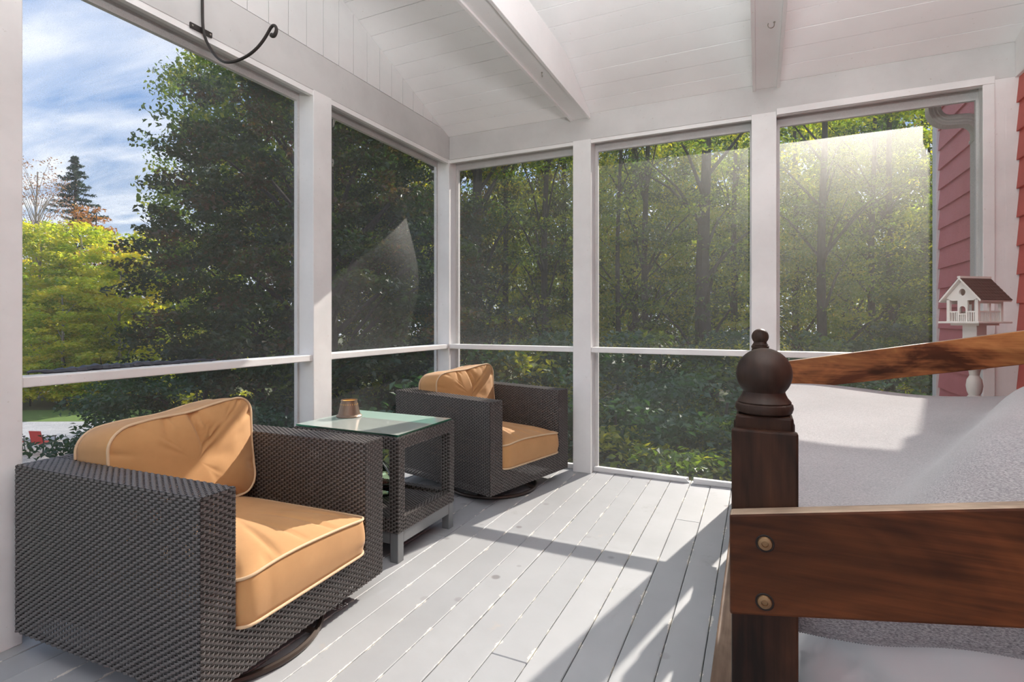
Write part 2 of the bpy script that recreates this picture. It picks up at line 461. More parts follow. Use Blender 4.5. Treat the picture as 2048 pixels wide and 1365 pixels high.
# ---- ceiling: sloped boards, ridge, tie beams
CZ, CS, RIDGE = 2.58, .369, .9
def cz(y): return CZ + (YB - y) * CS
ceiling = setting('ceiling')
PY = .1194
n = 0; y = YB
while y > RIDGE:
    y0 = max(y - PY, RIDGE); d = random.uniform(-.0012, .0012)
    a, b = y - .0021, y0 + .0021
    xs = (XL - .12, XR + .2)
    bot = [(xs[0], a, cz(a) + d), (xs[1], a, cz(a) + d), (xs[1], b, cz(b) + d), (xs[0], b, cz(b) + d)]
    top = [(p[0], p[1], p[2] + .018) for p in bot]
    obj('ceiling_board', MB().hexa(bot, top), CEILP, ceiling)
    y -= PY
obj('gap_backing', MB().hexa([(XL - .12, YB, cz(YB) + .0185), (XR + .2, YB, cz(YB) + .0185), (XR + .2, RIDGE, cz(RIDGE) + .0185), (XL - .12, RIDGE, cz(RIDGE) + .0185)], [(XL - .12, YB, cz(YB) + .024), (XR + .2, YB, cz(YB) + .024), (XR + .2, RIDGE, cz(RIDGE) + .024), (XL - .12, RIDGE, cz(RIDGE) + .024)]), GAPM, ceiling)
# rear slope and the deck above
RB = RIDGE - (YB - RIDGE)
zr = cz(RIDGE)
obj('rear_slope', MB().prism_x([(RIDGE, zr), (RB, CZ), (RB, CZ + .02), (RIDGE, zr + .02)], XL - .12, XR + .2), CEILP, ceiling)
def tie(x0, x1):
    r = .019
    prof = [(YB, 2.552), (YB, CZ - .002), (3.15, cz(3.15) - .003), (-1.4, cz(3.15) - .003), (RB, CZ - .002), (RB, 2.552)]
    lip = [(p[0], p[1] - .010 if p[1] < 2.56 else p[1]) for p in prof]
    t = obj('tie_beam', MB().prism_x(prof, x0 + r, x1 - r), CEILP, ceiling, bevel=.002)
    obj('tie_beam_side', MB().prism_x(lip, x0, x0 + r), CEILP, t, bevel=.002)
    obj('tie_beam_side', MB().prism_x(lip, x1 - r, x1), CEILP, t, bevel=.002)
tie(-1.24, -1.09); tie(-.034, .121)

roof = setting('roof')
def up(p, h): return (p[0], p[1] + h)
A, Bp, C = (4.12, 2.47), (RIDGE, zr + .06), (RB - .43, 2.47)
obj('roof_deck', MB().prism_x([(4.12, 2.472), (3.84, 2.60), (RIDGE, zr + .05), (RB - .1, CZ + .05), (RB - .43, 2.47), (RB - .43, 2.60), (RIDGE, zr + .20), (4.12, 2.62)], XL - .45, XR + .02), simple('asphalt_roof', (.09, .085, .08), .9), roof)
obj('fascia', MB().box(XL - .45, XR - .02, 4.12, 4.14, 2.455, 2.62), WHITE, roof)
gb = MB().prism_x([(4.14, 2.53), (4.20, 2.535), (4.235, 2.57), (4.235, 2.63), (4.225, 2.63), (4.225, 2.575), (4.20, 2.545), (4.15, 2.545), (4.15, 2.63), (4.14, 2.63)], XL - .45, XR - .05)
obj('rain_gutter', gb, GUTTER, roof)

# ---- left wall
wl = setting('wall_left')
XO = XL - .14
def post(parent, x0, x1, y0, y1, z1=2.40): return obj('post', MB().box(x0, x1, y0, y1, 0, z1), WHITE, parent, bevel=.003)
LPOSTS = [(-2.05, -1.91), (-.62, -.48), (.803, .943), (2.246, 2.387), (3.69, 3.83)]
for a, b in LPOSTS: post(wl, XO, XL, a, b)
obj('header_beam', MB().box(XO, XL, -2.05, 3.83, 2.395, 2.617), BEAMP, wl, bevel=.003)
y = 3.5755
while y > -.1:
    y0 = y - .1255; g = .0017; bx = (XL - .03, XL - random.uniform(0, .001))
    za, zb = cz(y) - .001, cz(y0) - .001
    if y0 < RIDGE: zb = za = cz(max(y, RIDGE)) - .02
    bot = [(bx[0], y - g, 2.619), (bx[1], y - g, 2.619), (bx[1], y0 + g, 2.619), (bx[0], y0 + g, 2.619)]
    top = [(bx[0], y - g, max(za, 2.621)), (bx[1], y - g, max(za, 2.621)), (bx[1], y0 + g, zb), (bx[0], y0 + g, zb)]
    obj('gable_board', MB().hexa(bot, top), GABLE, wl)
    y = y0
obj('gable_backing', MB().prism_x([(3.8, 2.60), (RB, 2.60), (RIDGE, zr + .03)], XO, XL - .0305), GAPM, wl)
for (a, b) in ((.943, 2.246), (2.387, 3.69)):
    obj('rail', MB().box(XL - .095, XL - .006, a, b, .868, .905), WHITE, wl, bevel=.004)
    obj('sill', MB().box(XL - .12, XL - .075, a, b, .0, .032), WHITE, wl, bevel=.003)
obj('rail', MB().box(XL - .095, XL - .006, -.48, .803, .868, .905), WHITE, wl, bevel=.004)

# ---- back wall
wb = setting('wall_back')
YO = YB + .14
BPOSTS = [(-1.222, -1.088), (-.040, .102)]
for a, b in BPOSTS: post(wb, a, b, YB, YO)
obj('corner_board', MB().box(1.118, 1.30, YB, YO, 0, 2.395).box(1.20, 1.262, YB - .001, YB, 0, 2.3945), WHITE, wb, bevel=.003)
obj('header_beam', MB().box(XL + .002, XR + .05, YB, YO, 2.395, CZ + .02), BEAMP, wb, bevel=.003)
BAYS = [(XL, -1.222), (-1.088, -.040), (.102, 1.118)]
for i, (a, b) in enumerate(BAYS):
    obj('rail', MB().box(a, b, YB + .008, YB + .095, .868, .905), WHITE, wb, bevel=.004)
    if i == 1:   # the floor strip is broken under the middle bay
        obj('sill', MB().hexa([(a, 3.765, 0), (a, 3.80, 0), (-.43, 3.80, 0), (-.42, 3.758, 0)], [(a, 3.765, .033), (a, 3.80, .033), (-.43, 3.80, .030), (-.45, 3.758, .028)]), WHITE, wb, bevel=.002)
        obj('sill', MB().hexa([(-.395, 3.75, 0), (-.40, 3.79, 0), (b, 3.80, 0), (b, 3.765, 0)], [(-.395, 3.75, .036), (-.40, 3.79, .036), (b, 3.80, .032), (b, 3.765, .032)]), WHITE, wb, bevel=.002)
    else: obj('sill', MB().box(a, b, 3.762, 3.80, 0, .033), WHITE, wb, bevel=.003)
obj('corner_casing', MB().box(1.100, 1.152, YB - .012, YB, 0.0, 2.3715), WHITE, wb, bevel=.003)
obj('head_casing', MB().box(.102, 1.152, YB - .012, YB, 2.372, 2.412), WHITE, wb, bevel=.003)

# ---- screened openings
def window(i, parts):
    w = setting('window_%d' % i)
    for nm, mb, mt, sm in parts: obj(nm, mb, mt, w, sm)
    return w
def screen_sheet(fix, a0, a1, z0, z1, axis, bulge, seed, nu=40, nv=48):
    r = np.random.default_rng(seed); mb = MB(); vs = []
    ph = r.uniform(0, 6.28, 8)
    for j in range(nv + 1):
        for k in range(nu + 1):
            u, v = k / nu, j / nv
            w = sin(pi * u) ** .7 * sin(pi * v) ** .7 if 0 < u < 1 and 0 < v < 1 else 0
            d = bulge * w * (.5 + .30 * sin(3.1 * v * 2 + ph[0] + 2.3 * u) + .28 * sin(4.3 * u + ph[1] - 3 * v) + .16 * sin(9 * v + ph[2] + 5 * u) + .10 * sin(13 * u + ph[3]))
            a = a0 + (a1 - a0) * u; z = z0 + (z1 - z0) * v
            vs.append((fix + d, a, z) if axis == 'y' else (a, fix + d, z))
    fs = [(j * (nu + 1) + k, j * (nu + 1) + k + 1, (j + 1) * (nu + 1) + k + 1, (j + 1) * (nu + 1) + k) for j in range(nv) for k in range(nu)]
    return mb.add(vs, fs)
def strips_left(a, b):
    m = []
    xa, xb = XL - .135, XL - .112
    for bx in ((xa, xb, a, a + .012, .0, 2.395), (xa, xb, b - .012, b, 0, 2.395), (xa, xb, a + .012, b - .012, 2.352, 2.395),
               (XL - .03, XL - .004, a, b, 2.366, 2.396)):
        m.append(('stop_strip', MB().box(*bx), WHITE, False))
    return m
def strips_back(a, b):
    m = []
    ya, yb = YB + .112, YB + .135
    for bx in ((a, a + .022, ya, yb, 0, 2.395), (b - .012, b, ya, yb, 0, 2.395), (a + .022, b - .012, ya, yb, 2.335, 2.395),
               (a, b, YB + .006, YB + .03, 2.37, 2.396)):
        m.append(('stop_strip', MB().box(*bx), WHITE, False))
    return m
SX, SY = XL - .108, YB + .108
window(1, strips_left(.943, 2.246) + [('insect_screen', screen_sheet(SX, .943, 2.246, .905, 2.395, 'y', .035, 11), SCREEN, True), ('insect_screen', screen_sheet(SX, .943, 2.246, .0, .868, 'y', .06, 12), SCREEN, True)])
window(2, strips_left(2.387, 3.69) + [('insect_screen', screen_sheet(SX, 2.387, 3.69, .905, 2.395, 'y', .05, 23), SCREEN, True), ('insect_screen', screen_sheet(SX, 2.387, 3.69, .0, .868, 'y', .06, 14), SCREEN, True)])
for i, (a, b) in enumerate(BAYS):
    window(3 + i, strips_back(a, b) + [('insect_screen', screen_sheet(SY, a, b, .905, 2.395, 'x', .012, 15 + i), SCREEN, True), ('insect_screen', screen_sheet(SY, a, b, .0, .868, 'x', .012, 19 + i), SCREEN, True)])
# loose, crumpled screen edge lying on the rail of the big opening
lp = []
for k in range(60):
    u = k / 59; lp.append((XL - .085 + .008 * sin(9 * u), .99 + u * .72, .913 + .002 * sin(23 * u + 1) + .0015 * sin(51 * u)))
lm = MB().tube(lp, [(.004 + .009 * min(1, 5 * k / 59, 2 * (59 - k) / 59)) * (1 + .25 * sin(k * 1.9)) for k in range(60)], 7, flat=1.5)
obj('loose_screen_edge', lm, simple('crumpled_dark_screen', (.035, .04, .055), .5), bpy.data.objects['window_1'], True)

# ---- right wall: house clapboards (inside and past the screen)
wr = setting('wall_right')
EXPO = .152
def clap(x, y0, y1, z, parent, mt=None):
    # bevel siding: thick at the bottom edge, tucked under the board above
    prof = [(x, z), (x - .020, z), (x - .006, z + EXPO + .012), (x, z + EXPO + .012)]
    n = 4; vs = [(a, y0, c) for a, c in prof] + [(a, y1, c) for a, c in prof]
    fs = [(3, 2, 1, 0), (4, 5, 6, 7)] + [(i, (i + 1) % n, n + (i + 1) % n, n + i) for i in range(n)]
    return obj('clapboard', MB().add(vs, fs), mt or RED, parent)
z = 2.254 - EXPO * 15
while z < 2.40:
    clap(1.262, -2.2, 3.688, z, wr); z += EXPO
obj('sheathing', MB().box(1.262, 1.40, -2.2, 3.83, -4, 4.5).box(1.277, 1.40, 3.83, 5.20, -4, 4.5), WHITE, wr)
obj('top_trim', MB().box(1.236, 1.262, -2.2, 3.688, 2.39, 2.62), WHITE, wr, bevel=.003)
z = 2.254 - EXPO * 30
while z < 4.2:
    clap(1.276, 3.835, 5.105, z, wr, RED_HAZE); z += EXPO
obj('house_corner_board', MB().box(1.245, 1.30, 5.105, 5.205, -4, 4.4), WHITE, wr, bevel=.003)
# ---- far end behind the camera: open bays between posts
wf = setting('wall_front')
for a in (-1.15, .03): post(wf, a - .07, a + .07, RB - .0, RB + .14)
obj('header_beam', MB().box(XL, XR, RB, RB + .14, 2.395, 2.60), WHITE, wf)

# ---- downspout with S bend
ds = MB()
def rect_sweep(mb, path, wx, wy):
    vs = []; m = len(path)
    for i, (p, t) in enumerate(path):
        # section axes: y fixed, other perpendicular to t in xz plane
        nx = Vector((t.z, 0, -t.x))
        for (a, b) in ((-1, -1), (-.35, -1), (-.25, -.86), (-.05, -.86), (.05, -1), (.25, -1), (.35, -.86), (.55, -.86), (.65, -1), (1, -1), (1, 1), (-1, 1)):
            vs.append(Vector(p) + nx * a * wx + Vector((0, 1, 0)) * b * wy)
    n = 12; fs = []
    for i in range(m - 1):
        for k in range(n): fs.append((i * n + k, i * n + (k + 1) % n, (i + 1) * n + (k + 1) % n, (i + 1) * n + k))
    fs += [tuple(range(n)), tuple((m - 1) * n + k for k in range(n))]
    mb.add(vs, fs)
DY = 4.19
path = []; pts = [(1.005, 2.54), (1.005, 2.455)]
def arc(cx, cz_, r, a0, a1, n=9): return [(cx + r * cos(a), cz_ + r * sin(a)) for a in np.linspace(a0, a1, n)]
pts += arc(1.095, 2.435, .09, pi, pi + radians(75), 9) + arc(1.145 - .0, 2.255, .09, radians(75), 0, 9) + [(1.235, 2.2), (1.235, 1.5), (1.235, 0.5), (1.235, -1), (1.235, -3.9)]
P3 = [Vector((a, DY, b)) for a, b in pts]
for i, p in enumerate(P3):
    a = P3[max(i - 1, 0)]; b = P3[min(i + 1, len(P3) - 1)]; path.append((p, (b - a).normalized()))
rect_sweep(ds, path, .032, .042)
dsp = obj('downspout', ds, GUTTER, None, True)
tag(dsp, 'cream ribbed downspout with an S bend against the red clapboards outside the right screen', 'downspout')
obj('elbow_band', MB().box(1.198, 1.272, DY - .046, DY + .046, 2.205, 2.222), GUTTER, dsp)

# ================================================================== SWIVEL CHAIRS
MI = []
def weave(V, Q, off, o, u, v, W, H, nrm, pu=.0145, pv=.0088, amp=.0042):
    """horizontal strands (along u) woven over upright strands; returns new offset"""
    o, u, v, nrm = (np.array(a, float) for a in (o, u, v, nrm))
    nr = max(2, int(round(H / pv))); nc = max(2, int(round(W / pu))); pv = H / nr; pu = W / nc
    nu = nc * 2 + 1
    s = np.arange(nu) * pu / 2
    for kind in (0, 1):
        if kind == 0:
            J = np.arange(nr)[:, None, None]; I = np.arange(nu)[None, :, None]; A = np.array([-1, 0, 1])[None, None, :]
            ph = np.sin(pi * (I / 2 + J)); z = amp * np.sign(ph) * np.abs(ph) ** .5
            zz = z + .0015 * (1 - A * A)
            a = np.broadcast_to(s[None, :, None], (nr, nu, 3)); b = (J + .5) * pv + A * pv * .46 + 0 * a; zz = zz + 0 * a
            R, N = nr, nu
        else:
            if W < .03: continue
            J = np.arange(nc)[:, None, None]; rr = np.arange(nr + 1)[None, :, None]; A = np.array([-1, 0, 1])[None, None, :]
            zz = -.0002 + 0 * J + 0 * rr + .0006 * (1 - A * A)
            a = (J + .5) * pu + A * pu * .25 + 0 * rr; b = rr * pv + 0 * a; zz = zz + 0 * a
            R, N = nc, nr + 1
        P = o + a[..., None] * u + b[..., None] * v + zz[..., None] * nrm
        V.append(P.reshape(-1, 3))
        idx = off + np.arange(R * N * 3).reshape(R, N, 3)
        q = np.stack([idx[:, :-1, :-1], idx[:, 1:, :-1], idx[:, 1:, 1:], idx[:, :-1, 1:]], -1).reshape(-1, 4)
        Q.append(q); MI.append(np.full(len(q), kind)); off += R * N * 3
    return off
def weave_box(x0, x1, y0, y1, z0, z1, faces, par, name='wicker_weave'):
    V, Q, off = [], [], 0; MI.clear()
    for f in faces:
        if f == '-y': off = weave(V, Q, off, (x0, y0, z0), (1, 0, 0), (0, 0, 1), x1 - x0, z1 - z0, (0, -1, 0))
        if f == '+y': off = weave(V, Q, off, (x0, y1, z0), (1, 0, 0), (0, 0, 1), x1 - x0, z1 - z0, (0, 1, 0))
        if f == '+x': off = weave(V, Q, off, (x1, y0, z0), (0, 1, 0), (0, 0, 1), y1 - y0, z1 - z0, (1, 0, 0))
        if f == '-x': off = weave(V, Q, off, (x0, y0, z0), (0, 1, 0), (0, 0, 1), y1 - y0, z1 - z0, (-1, 0, 0))
        if f == '+z': off = weave(V, Q, off, (x0, y0, z1), (1, 0, 0), (0, 1, 0), x1 - x0, y1 - y0, (0, 0, 1), amp=.0022) if x1 - x0 > y1 - y0 else weave(V, Q, off, (x0, y0, z1), (0, 1, 0), (1, 0, 0), y1 - y0, x1 - x0, (0, 0, 1), amp=.0022)
    o = link(name, np_mesh(name, np.concatenate(V), np.concatenate(Q), [WICK, WARP], True, None, np.concatenate(MI)), par); o['kind'] = 'stuff'; return o
def edge_frame(x0, x1, y0, y1, z0, z1, t=.007):
    m = MB()
    for a in (x0 + t, x1 - t):
        for b in (y0 + t, y1 - t): m.box(a - t * .8, a + t * .8, b - t * .8, b + t * .8, z0 + .001, z1 - .001)
    for c in (z0 + t, z1 - t):
        for b in (y0 + t, y1 - t): m.box(x0 + 2 * t, x1 - 2 * t, b - t * .8, b + t * .8, c - t * .8, c + t * .8)
        for a in (x0 + t, x1 - t): m.box(a - t * .8, a + t * .8, y0 + 2 * t, y1 - 2 * t, c - t * .8, c + t * .8)
    return m
def rrect(W, D, r, n=160):
    """rounded rectangle perimeter, evenly spaced"""
    segs = []; P = []
    for (cx, cy, a0) in ((W / 2 - r, D / 2 - r, 0), (-W / 2 + r, D / 2 - r, pi / 2), (-W / 2 + r, -D / 2 + r, pi), (W / 2 - r, -D / 2 + r, 1.5 * pi)):
        for a in np.linspace(a0, a0 + pi / 2, 9): P.append((cx + r * cos(a), cy + r * sin(a)))
    P = np.array(P + [P[0]]); L = np.r_[0, np.cumsum(np.linalg.norm(np.diff(P, axis=0), axis=1))]
    t = np.linspace(0, L[-1], n, endpoint=False)
    return np.c_[np.interp(t, L, P[:, 0]), np.interp(t, L, P[:, 1])]
def cushion(W, D, H, crown, deform, seed, parent, name, rc=.055, creases=(), pl=.007):
    r = np.random.default_rng(seed); N = 200; P = rrect(W, D, rc, N); t = np.arange(N) / N
    pleat = np.zeros(N)
    for _ in range(26):
        c, w, a = r.random(), r.uniform(.003, .009), r.uniform(.3, 1)
        d = np.abs((t - c + .5) % 1 - .5); pleat += a * np.exp(-(d / w) ** 2)
    ks = [0, .012, .03, .06, .10, .15, .21, .28, .36, .46, .58, .72, .86, .97, .9999]
    rings = []
    for k in ks[::-1]: rings.append((k, -crown * .35 * (1 - (1 - k) ** 3), 0))
    for z in np.linspace(0, 1, 9)[1:-1]: rings.append((-.022 * sin(pi * z), z * H, -1))
    for k in ks: rings.append((k, H + crown * (1 - (1 - k) ** 3.2), 1))
    V = []
    for k, z, s in rings:
        p = P * (1 - k); zz = np.full(N, z)
        if s == 1: zz = zz - pl * pleat * exp(-((k - .07) / .09) ** 2)
        if s == -1: p = p * (1 - .004 * pleat[:, None])
        for (cx, cy, dx_, dy_, wd, dep) in creases:
            if s == 1:
                q = (p[:, 0] - cx) * dy_ - (p[:, 1] - cy) * dx_; l = (p[:, 0] - cx) * dx_ + (p[:, 1] - cy) * dy_
                zz = zz - dep * np.exp(-(q / wd) ** 2) * np.exp(-(l / .16) ** 2) * (1 - exp(-k * 25))
        V.append(np.c_[p, zz])
    V = np.concatenate(V); R = len(rings)
    i = np.arange(N); Q = np.concatenate([np.stack([j * N + i, j * N + (i + 1) % N, (j + 1) * N + (i + 1) % N, (j + 1) * N + i], -1) for j in range(R - 1)])
    o = link(name, np_mesh(name, deform(V), Q, FAB, True), parent)
    for z in (0, H):
        pp = np.c_[P * 1.004, np.full(N, z - (.0 if z == 0 else .0005 * 0) )]
        pp[:, 2] += 0
        q = deform(pp); o2 = obj('piping', MB().tube([tuple(a) for a in q], .0052, 7, closed=True), PIPE, o, 'all')
        o2['label'] = 'cream piping cord'
    return o
CW, CD, CH, CB, AT = .807, .87, .62, .07, .11
def make_chair(label, ylean):
    c = thing('swivel_armchair', label, 'armchair', group='wicker swivel armchairs')
    hx, hy = CD / 2, CW / 2
    for sgn in (-1, 1):
        y0, y1 = (-hy, -hy + AT) if sgn < 0 else (hy - AT, hy)
        a = obj('arm', edge_frame(-hx, hx, y0, y1, CB, CH), WICKF, c)
        weave_box(-hx, hx, y0, y1, CB, CH, ('-y', '+y', '+x', '+z', '-x'), a)
    b = obj('backrest', edge_frame(-hx, -hx + AT, -hy + AT, hy - AT, CB, CH), WICKF, c)
    weave_box(-hx, -hx + AT, -hy + AT, hy - AT, CB, CH, ('+x', '-x', '+z'), b)
    f = obj('front_rail', edge_frame(hx - .05, hx, -hy + AT, hy - AT, CB, .203), WICKF, c)
    weave_box(hx - .05, hx, -hy + AT, hy - AT, CB, .203, ('+x', '+z'), f)
    obj('seat_deck', MB().box(-hx + AT, hx - .052, -hy + AT, hy - AT, .178, .195), WICKF, c)
    sb = MB()
    sb.lathe([(.0, .056), (.10, .056), (.10, .068), (.0, .068)], 24)
    sb.lathe([(.035, .012), (.035, .056)], 16)
    ring = [(.285 * cos(a), .285 * sin(a), .012) for a in np.linspace(0, 2 * pi, 48, endpoint=False)]
    sb.tube(ring, .011, 8, True)
    for a in (.4, .4 + pi / 2, .4 + pi, .4 + 1.5 * pi): sb.tube([(.28 * cos(a), .28 * sin(a), .014), (.18 * cos(a), .18 * sin(a), .045), (.06 * cos(a), .06 * sin(a), .058)], .011, 6)
    sb.v = [(x_ + .15, y_ - .06, z_) for x_, y_, z_ in sb.v]
    obj('swivel_base', sb, simple('brown_swivel_metal', (.075, .055, .045), .4, Metallic=.5), c, True)
    SW = CW - 2 * AT - .008; SD = CD - AT + .018
    def dseat(p):
        q = p.copy(); yy = p[:, 0]; xx = p[:, 1]
        q[:, 0] = xx + (-hx + AT + SD / 2); q[:, 1] = yy; q[:, 2] = p[:, 2] + .206 + .008 * np.cos(yy * 7 + 1) * (p[:, 2] > .05) - .014 * (np.abs(yy) / .29) ** 3 * (p[:, 2] > .05)
        return q
    cushion(SW, SD, .148, .040, dseat, 5, c, 'seat_cushion', creases=[(.10, .33, .25, 1, .010, .010), (-.12, .30, -.3, 1, .012, .009), (.18, .28, .5, 1, .008, .007), (-.02, .3, .05, 1, .010, .007)])
    BWd, BH, BT = SW - .012, .392, .175
    lean = radians(13)
    def dback(p):
        y_, h, t_ = p[:, 0], p[:, 1] + BH / 2, p[:, 2]
        f = 1 + ylean * y_ / .29 * .065 - .055 * np.exp(-(y_ / .12) ** 2) + .02 * np.cos(y_ * 11)
        h = h * f
        X = -hx + AT + .03 + t_ - np.sin(lean) * h + .05 * (h / BH) ** 2
        t2 = .36 + h * np.cos(lean) + t_ * np.sin(lean) * .5
        return np.c_[X, y_, t2]
    cushion(BWd, BH, BT, .045, dback, 9, c, 'back_cushion', rc=.075, creases=[(.02, .12, -.25, 1, .012, .022), (.07, .10, -.45, 1, .012, .016), (-.10, .16, .1, 1, .010, .010), (.16, .14, -.5, 1, .008, .008)], pl=.010)
    return c
def place_chair(c, B, r):
    r = radians(r); hx, hy = CD / 2, CW / 2
    c.location = (B[0] - (hx * cos(r) + hy * sin(r)), B[1] - (hx * sin(r) - hy * cos(r)), 0); c.rotation_euler = (0, 0, r)
ch1 = make_chair('brown wicker swivel armchair nearest the camera, tan cushions half in sun', 1.0)
place_chair(ch1, (-1.359, .944), 2.5)
ch2 = copy_tree(ch1); place_chair(ch2, (-1.417, 2.754), -15.0)
ch2['label'] = 'brown wicker swivel armchair in the far corner beyond the glass-topped table'

# ================================================================== SIDE TABLE
tb = thing('side_table', 'square wicker side table with a glass top between the two armchairs', 'table', (-1.79, 2.20, 0))
tx, ty = .318, .242     # half sizes
LG = .048
for sx in (-1, 1):
    for sy in (-1, 1):
        x0, x1 = sorted((sx * tx, sx * (tx - LG))); y0, y1 = sorted((sy * ty, sy * (ty - LG)))
        l = obj('leg', edge_frame(x0, x1, y0, y1, .135, .566, .006), WICKF, tb)
        weave_box(x0, x1, y0, y1, .135, .566, ('-x', '+x', '-y', '+y', '+z'), l)
        obj('foot', MB().box(x0 + .002, x1 - .002, y0 + .002, y1 - .002, 0, .134), ALU, l, bevel=.002)
def table_rail(x0, x1, y0, y1, z0, z1, faces):
    r = obj('apron', edge_frame(x0, x1, y0, y1, z0, z1, .006), WICKF, tb); weave_box(x0, x1, y0, y1, z0, z1, faces, r)
for (z0, z1) in ((.512, .566), (.136, .198)):
    for s in (-1, 1):
        y0, y1 = sorted((s * ty, s * (ty - .04))); table_rail(-tx + LG, tx - LG, y0, y1, z0, z1, ('-y', '+y', '+z'))
        x0, x1 = sorted((s * tx, s * (tx - .04))); table_rail(x0, x1, -ty + LG, ty - LG, z0, z1, ('-x', '+x', '+z'))
mb = MB()
for s in (-1, 1):
    y0, y1 = sorted((s * (ty - .004), s * (ty - .03))); mb.box(-tx + LG, tx - LG, y0, y1, .082, .134)
    x0, x1 = sorted((s * (tx - .004), s * (tx - .03))); mb.box(x0, x1, -ty + LG, ty - LG, .082, .134)
obj('stretcher', mb, ALU, tb)
sh = obj('shelf', MB().box(-tx + .04, tx - .04, -ty + .04, ty - .04, .160, .178), WICKF, tb)
weave_box(-tx + .04, tx - .04, -ty + .04, ty - .04, .16, .181, ('+z',), sh)
tp = obj('top_panel', MB().box(-tx + .04, tx - .04, -ty + .04, ty - .04, .535, .548), WICKF, tb)
weave_box(-tx + .04, tx - .04, -ty + .04, ty - .04, .53, .551, ('+z',), tp)
gm = MB().box(-tx - .0, tx - .010, -ty + .012, ty - .012, .570, .578)
gme = gm.mesh('glass_top', [GLASS, EDGE])
for p in gme.polygons:
    if abs(p.normal.z) < .5: p.material_index = 1
go = link('glass_top', gme, tb); go['label'] = 'clear glass pane with green edges'
# candle lantern on the glass
ln = thing('candle_lantern', 'small hammered bronze candle lantern on the glass table top', 'candle holder', (-2.012, 2.245, .5785))
prof = [(.053, .0), (.066, .0), (.068, .004), (.063, .010), (.058, .013), (.057, .018), (.043, .078), (.042, .088)]
shell = MB(); nseg = 48
inner = [(r - .002, z) for r, z in prof[5:]]
for pr, close in ((prof, 0), (inner[::-1], 0)):
    shell.lathe(pr, nseg)
# drop cap faces made by lathe and the slots
keep = []
for f, in zip(shell.f): 
    pass
F2 = []
for f in shell.f:
    if len(f) > 4: continue
    F2.append(f)
# slots: open every other quad column of the narrow band near the rim
shell.f = F2; shell.mi = [0] * len(F2)
obj('shade', shell, LANT, ln, True, recalc=False)
sl = MB()
for k in range(26):
    a = 2 * pi * k / 26; r = .0455; z0 = .068
    t = Vector((-sin(a), cos(a), 0)); nrm = Vector((cos(a), sin(a), .25)).normalized(); u = nrm.cross(t)
    c0 = Vector((r * cos(a), r * sin(a), z0)) + nrm * .0016
    sl.add([c0 + u * .005, c0 + t * .0017, c0 - u * .005, c0 - t * .0017], [(0, 1, 2, 3)])
so = obj('slot', sl, LINER, ln, recalc=False); so['kind'] = 'stuff'
obj('liner', MB().lathe([(.0, .012), (.052, .012), (.0395, .084), (.0385, .084), (.0, .050)], 32), LINER, ln, True)
obj('rim', MB().tube([(.042 * cos(a), .042 * sin(a), .088) for a in np.linspace(0, 2 * pi, 40, endpoint=False)], .0022, 6, True), LANT, ln, True)
# green glass demijohn on the lower shelf
dj = MB().lathe([(.0, .002), (.085, .002), (.108, .014), (.118, .045), (.112, .085), (.085, .125), (.045, .165), (.024, .19), (.022, .225), (.027, .228), (.027, .236), (.0, .236)], 36)
djo = obj('glass_jug', dj, GREENG, None, True); djo.location = (-1.83, 2.245, .1835)
tag(djo, 'pale green glass jug on the lower shelf of the side table', 'jug')

# ================================================================== DAYBED
bed = thing('daybed', 'dark-stained pine daybed frame with ball finials and sloping end boards', 'bed', (0, 0, 0))
def bed_post(x0, x1, y0, y1, flip):
    w = x1 - x0; cx, cy = (x0 + x1) / 2, (y0 + y1) / 2
    p = obj('post', MB().box(x0 + .005, x1 - .005, y0 + .018, y1 - .018, 0.0, .955), WOODZ, bed, bevel=.004)
    obj('post_plank', MB().box(x0, x1, y0, y0 + .0175, 0.0, .936), WOODZ, p, bevel=.003)
    obj('post_plank', MB().box(x0, x1, y1 - .0175, y1, 0.0, .936), WOODZ, p, bevel=.003)
    R = .0400; zc = 1.0165
    prof = [(.0, .955), (.034, .955), (.0395, .958), (.0415, .964), (.0405, .970), (.0375, .972), (.0385, .9735), (.037, .976), (.0335, .980), (.031, .985), (.0298, .989)]
    a0 = math.asin((.990 - zc) / R) if abs((.990 - zc) / R) < 1 else -.6
    prof += [(R * cos(a), zc + R * sin(a)) for a in np.linspace(-.70, pi / 2 - .02, 20)]
    prof.append((0, zc + R))
    f = obj('finial', MB().lathe(prof, 40, (cx, cy)), TURN, p, True)
    return p
Y0, Y1 = .868, 2.925
for (x0, x1) in ((-.037, .0525), (1.085, 1.1745)):
    bed_post(x0, x1, Y0, Y0 + .1, 0); bed_post(x0, x1, Y1, Y1 + .1, 1)
def end_board(y0, y1, zl, x0=-.0385, x1=1.19, wd=None):
    sl_ = .178; h = .1475
    m = MB().hexa([(x0, y0, zl - h), (x1, y0, zl - h + (x1 - x0) * sl_), (x1, y1, zl - h + (x1 - x0) * sl_), (x0, y1, zl - h)],
                  [(x0, y0, zl), (x1, y0, zl + (x1 - x0) * sl_), (x1, y1, zl + (x1 - x0) * sl_), (x0, y1, zl)])
    b = obj('end_board', m, [wd or WOODX, RAWW], bed, bevel=.004)
    for p in b.data.polygons:
        if p.normal.z > .7: p.material_index = 1
    return b
nb = end_board(.840, .868, .816)
fbd = end_board(Y1 + .1, Y1 + .128, .862, wd=WOODLIT)
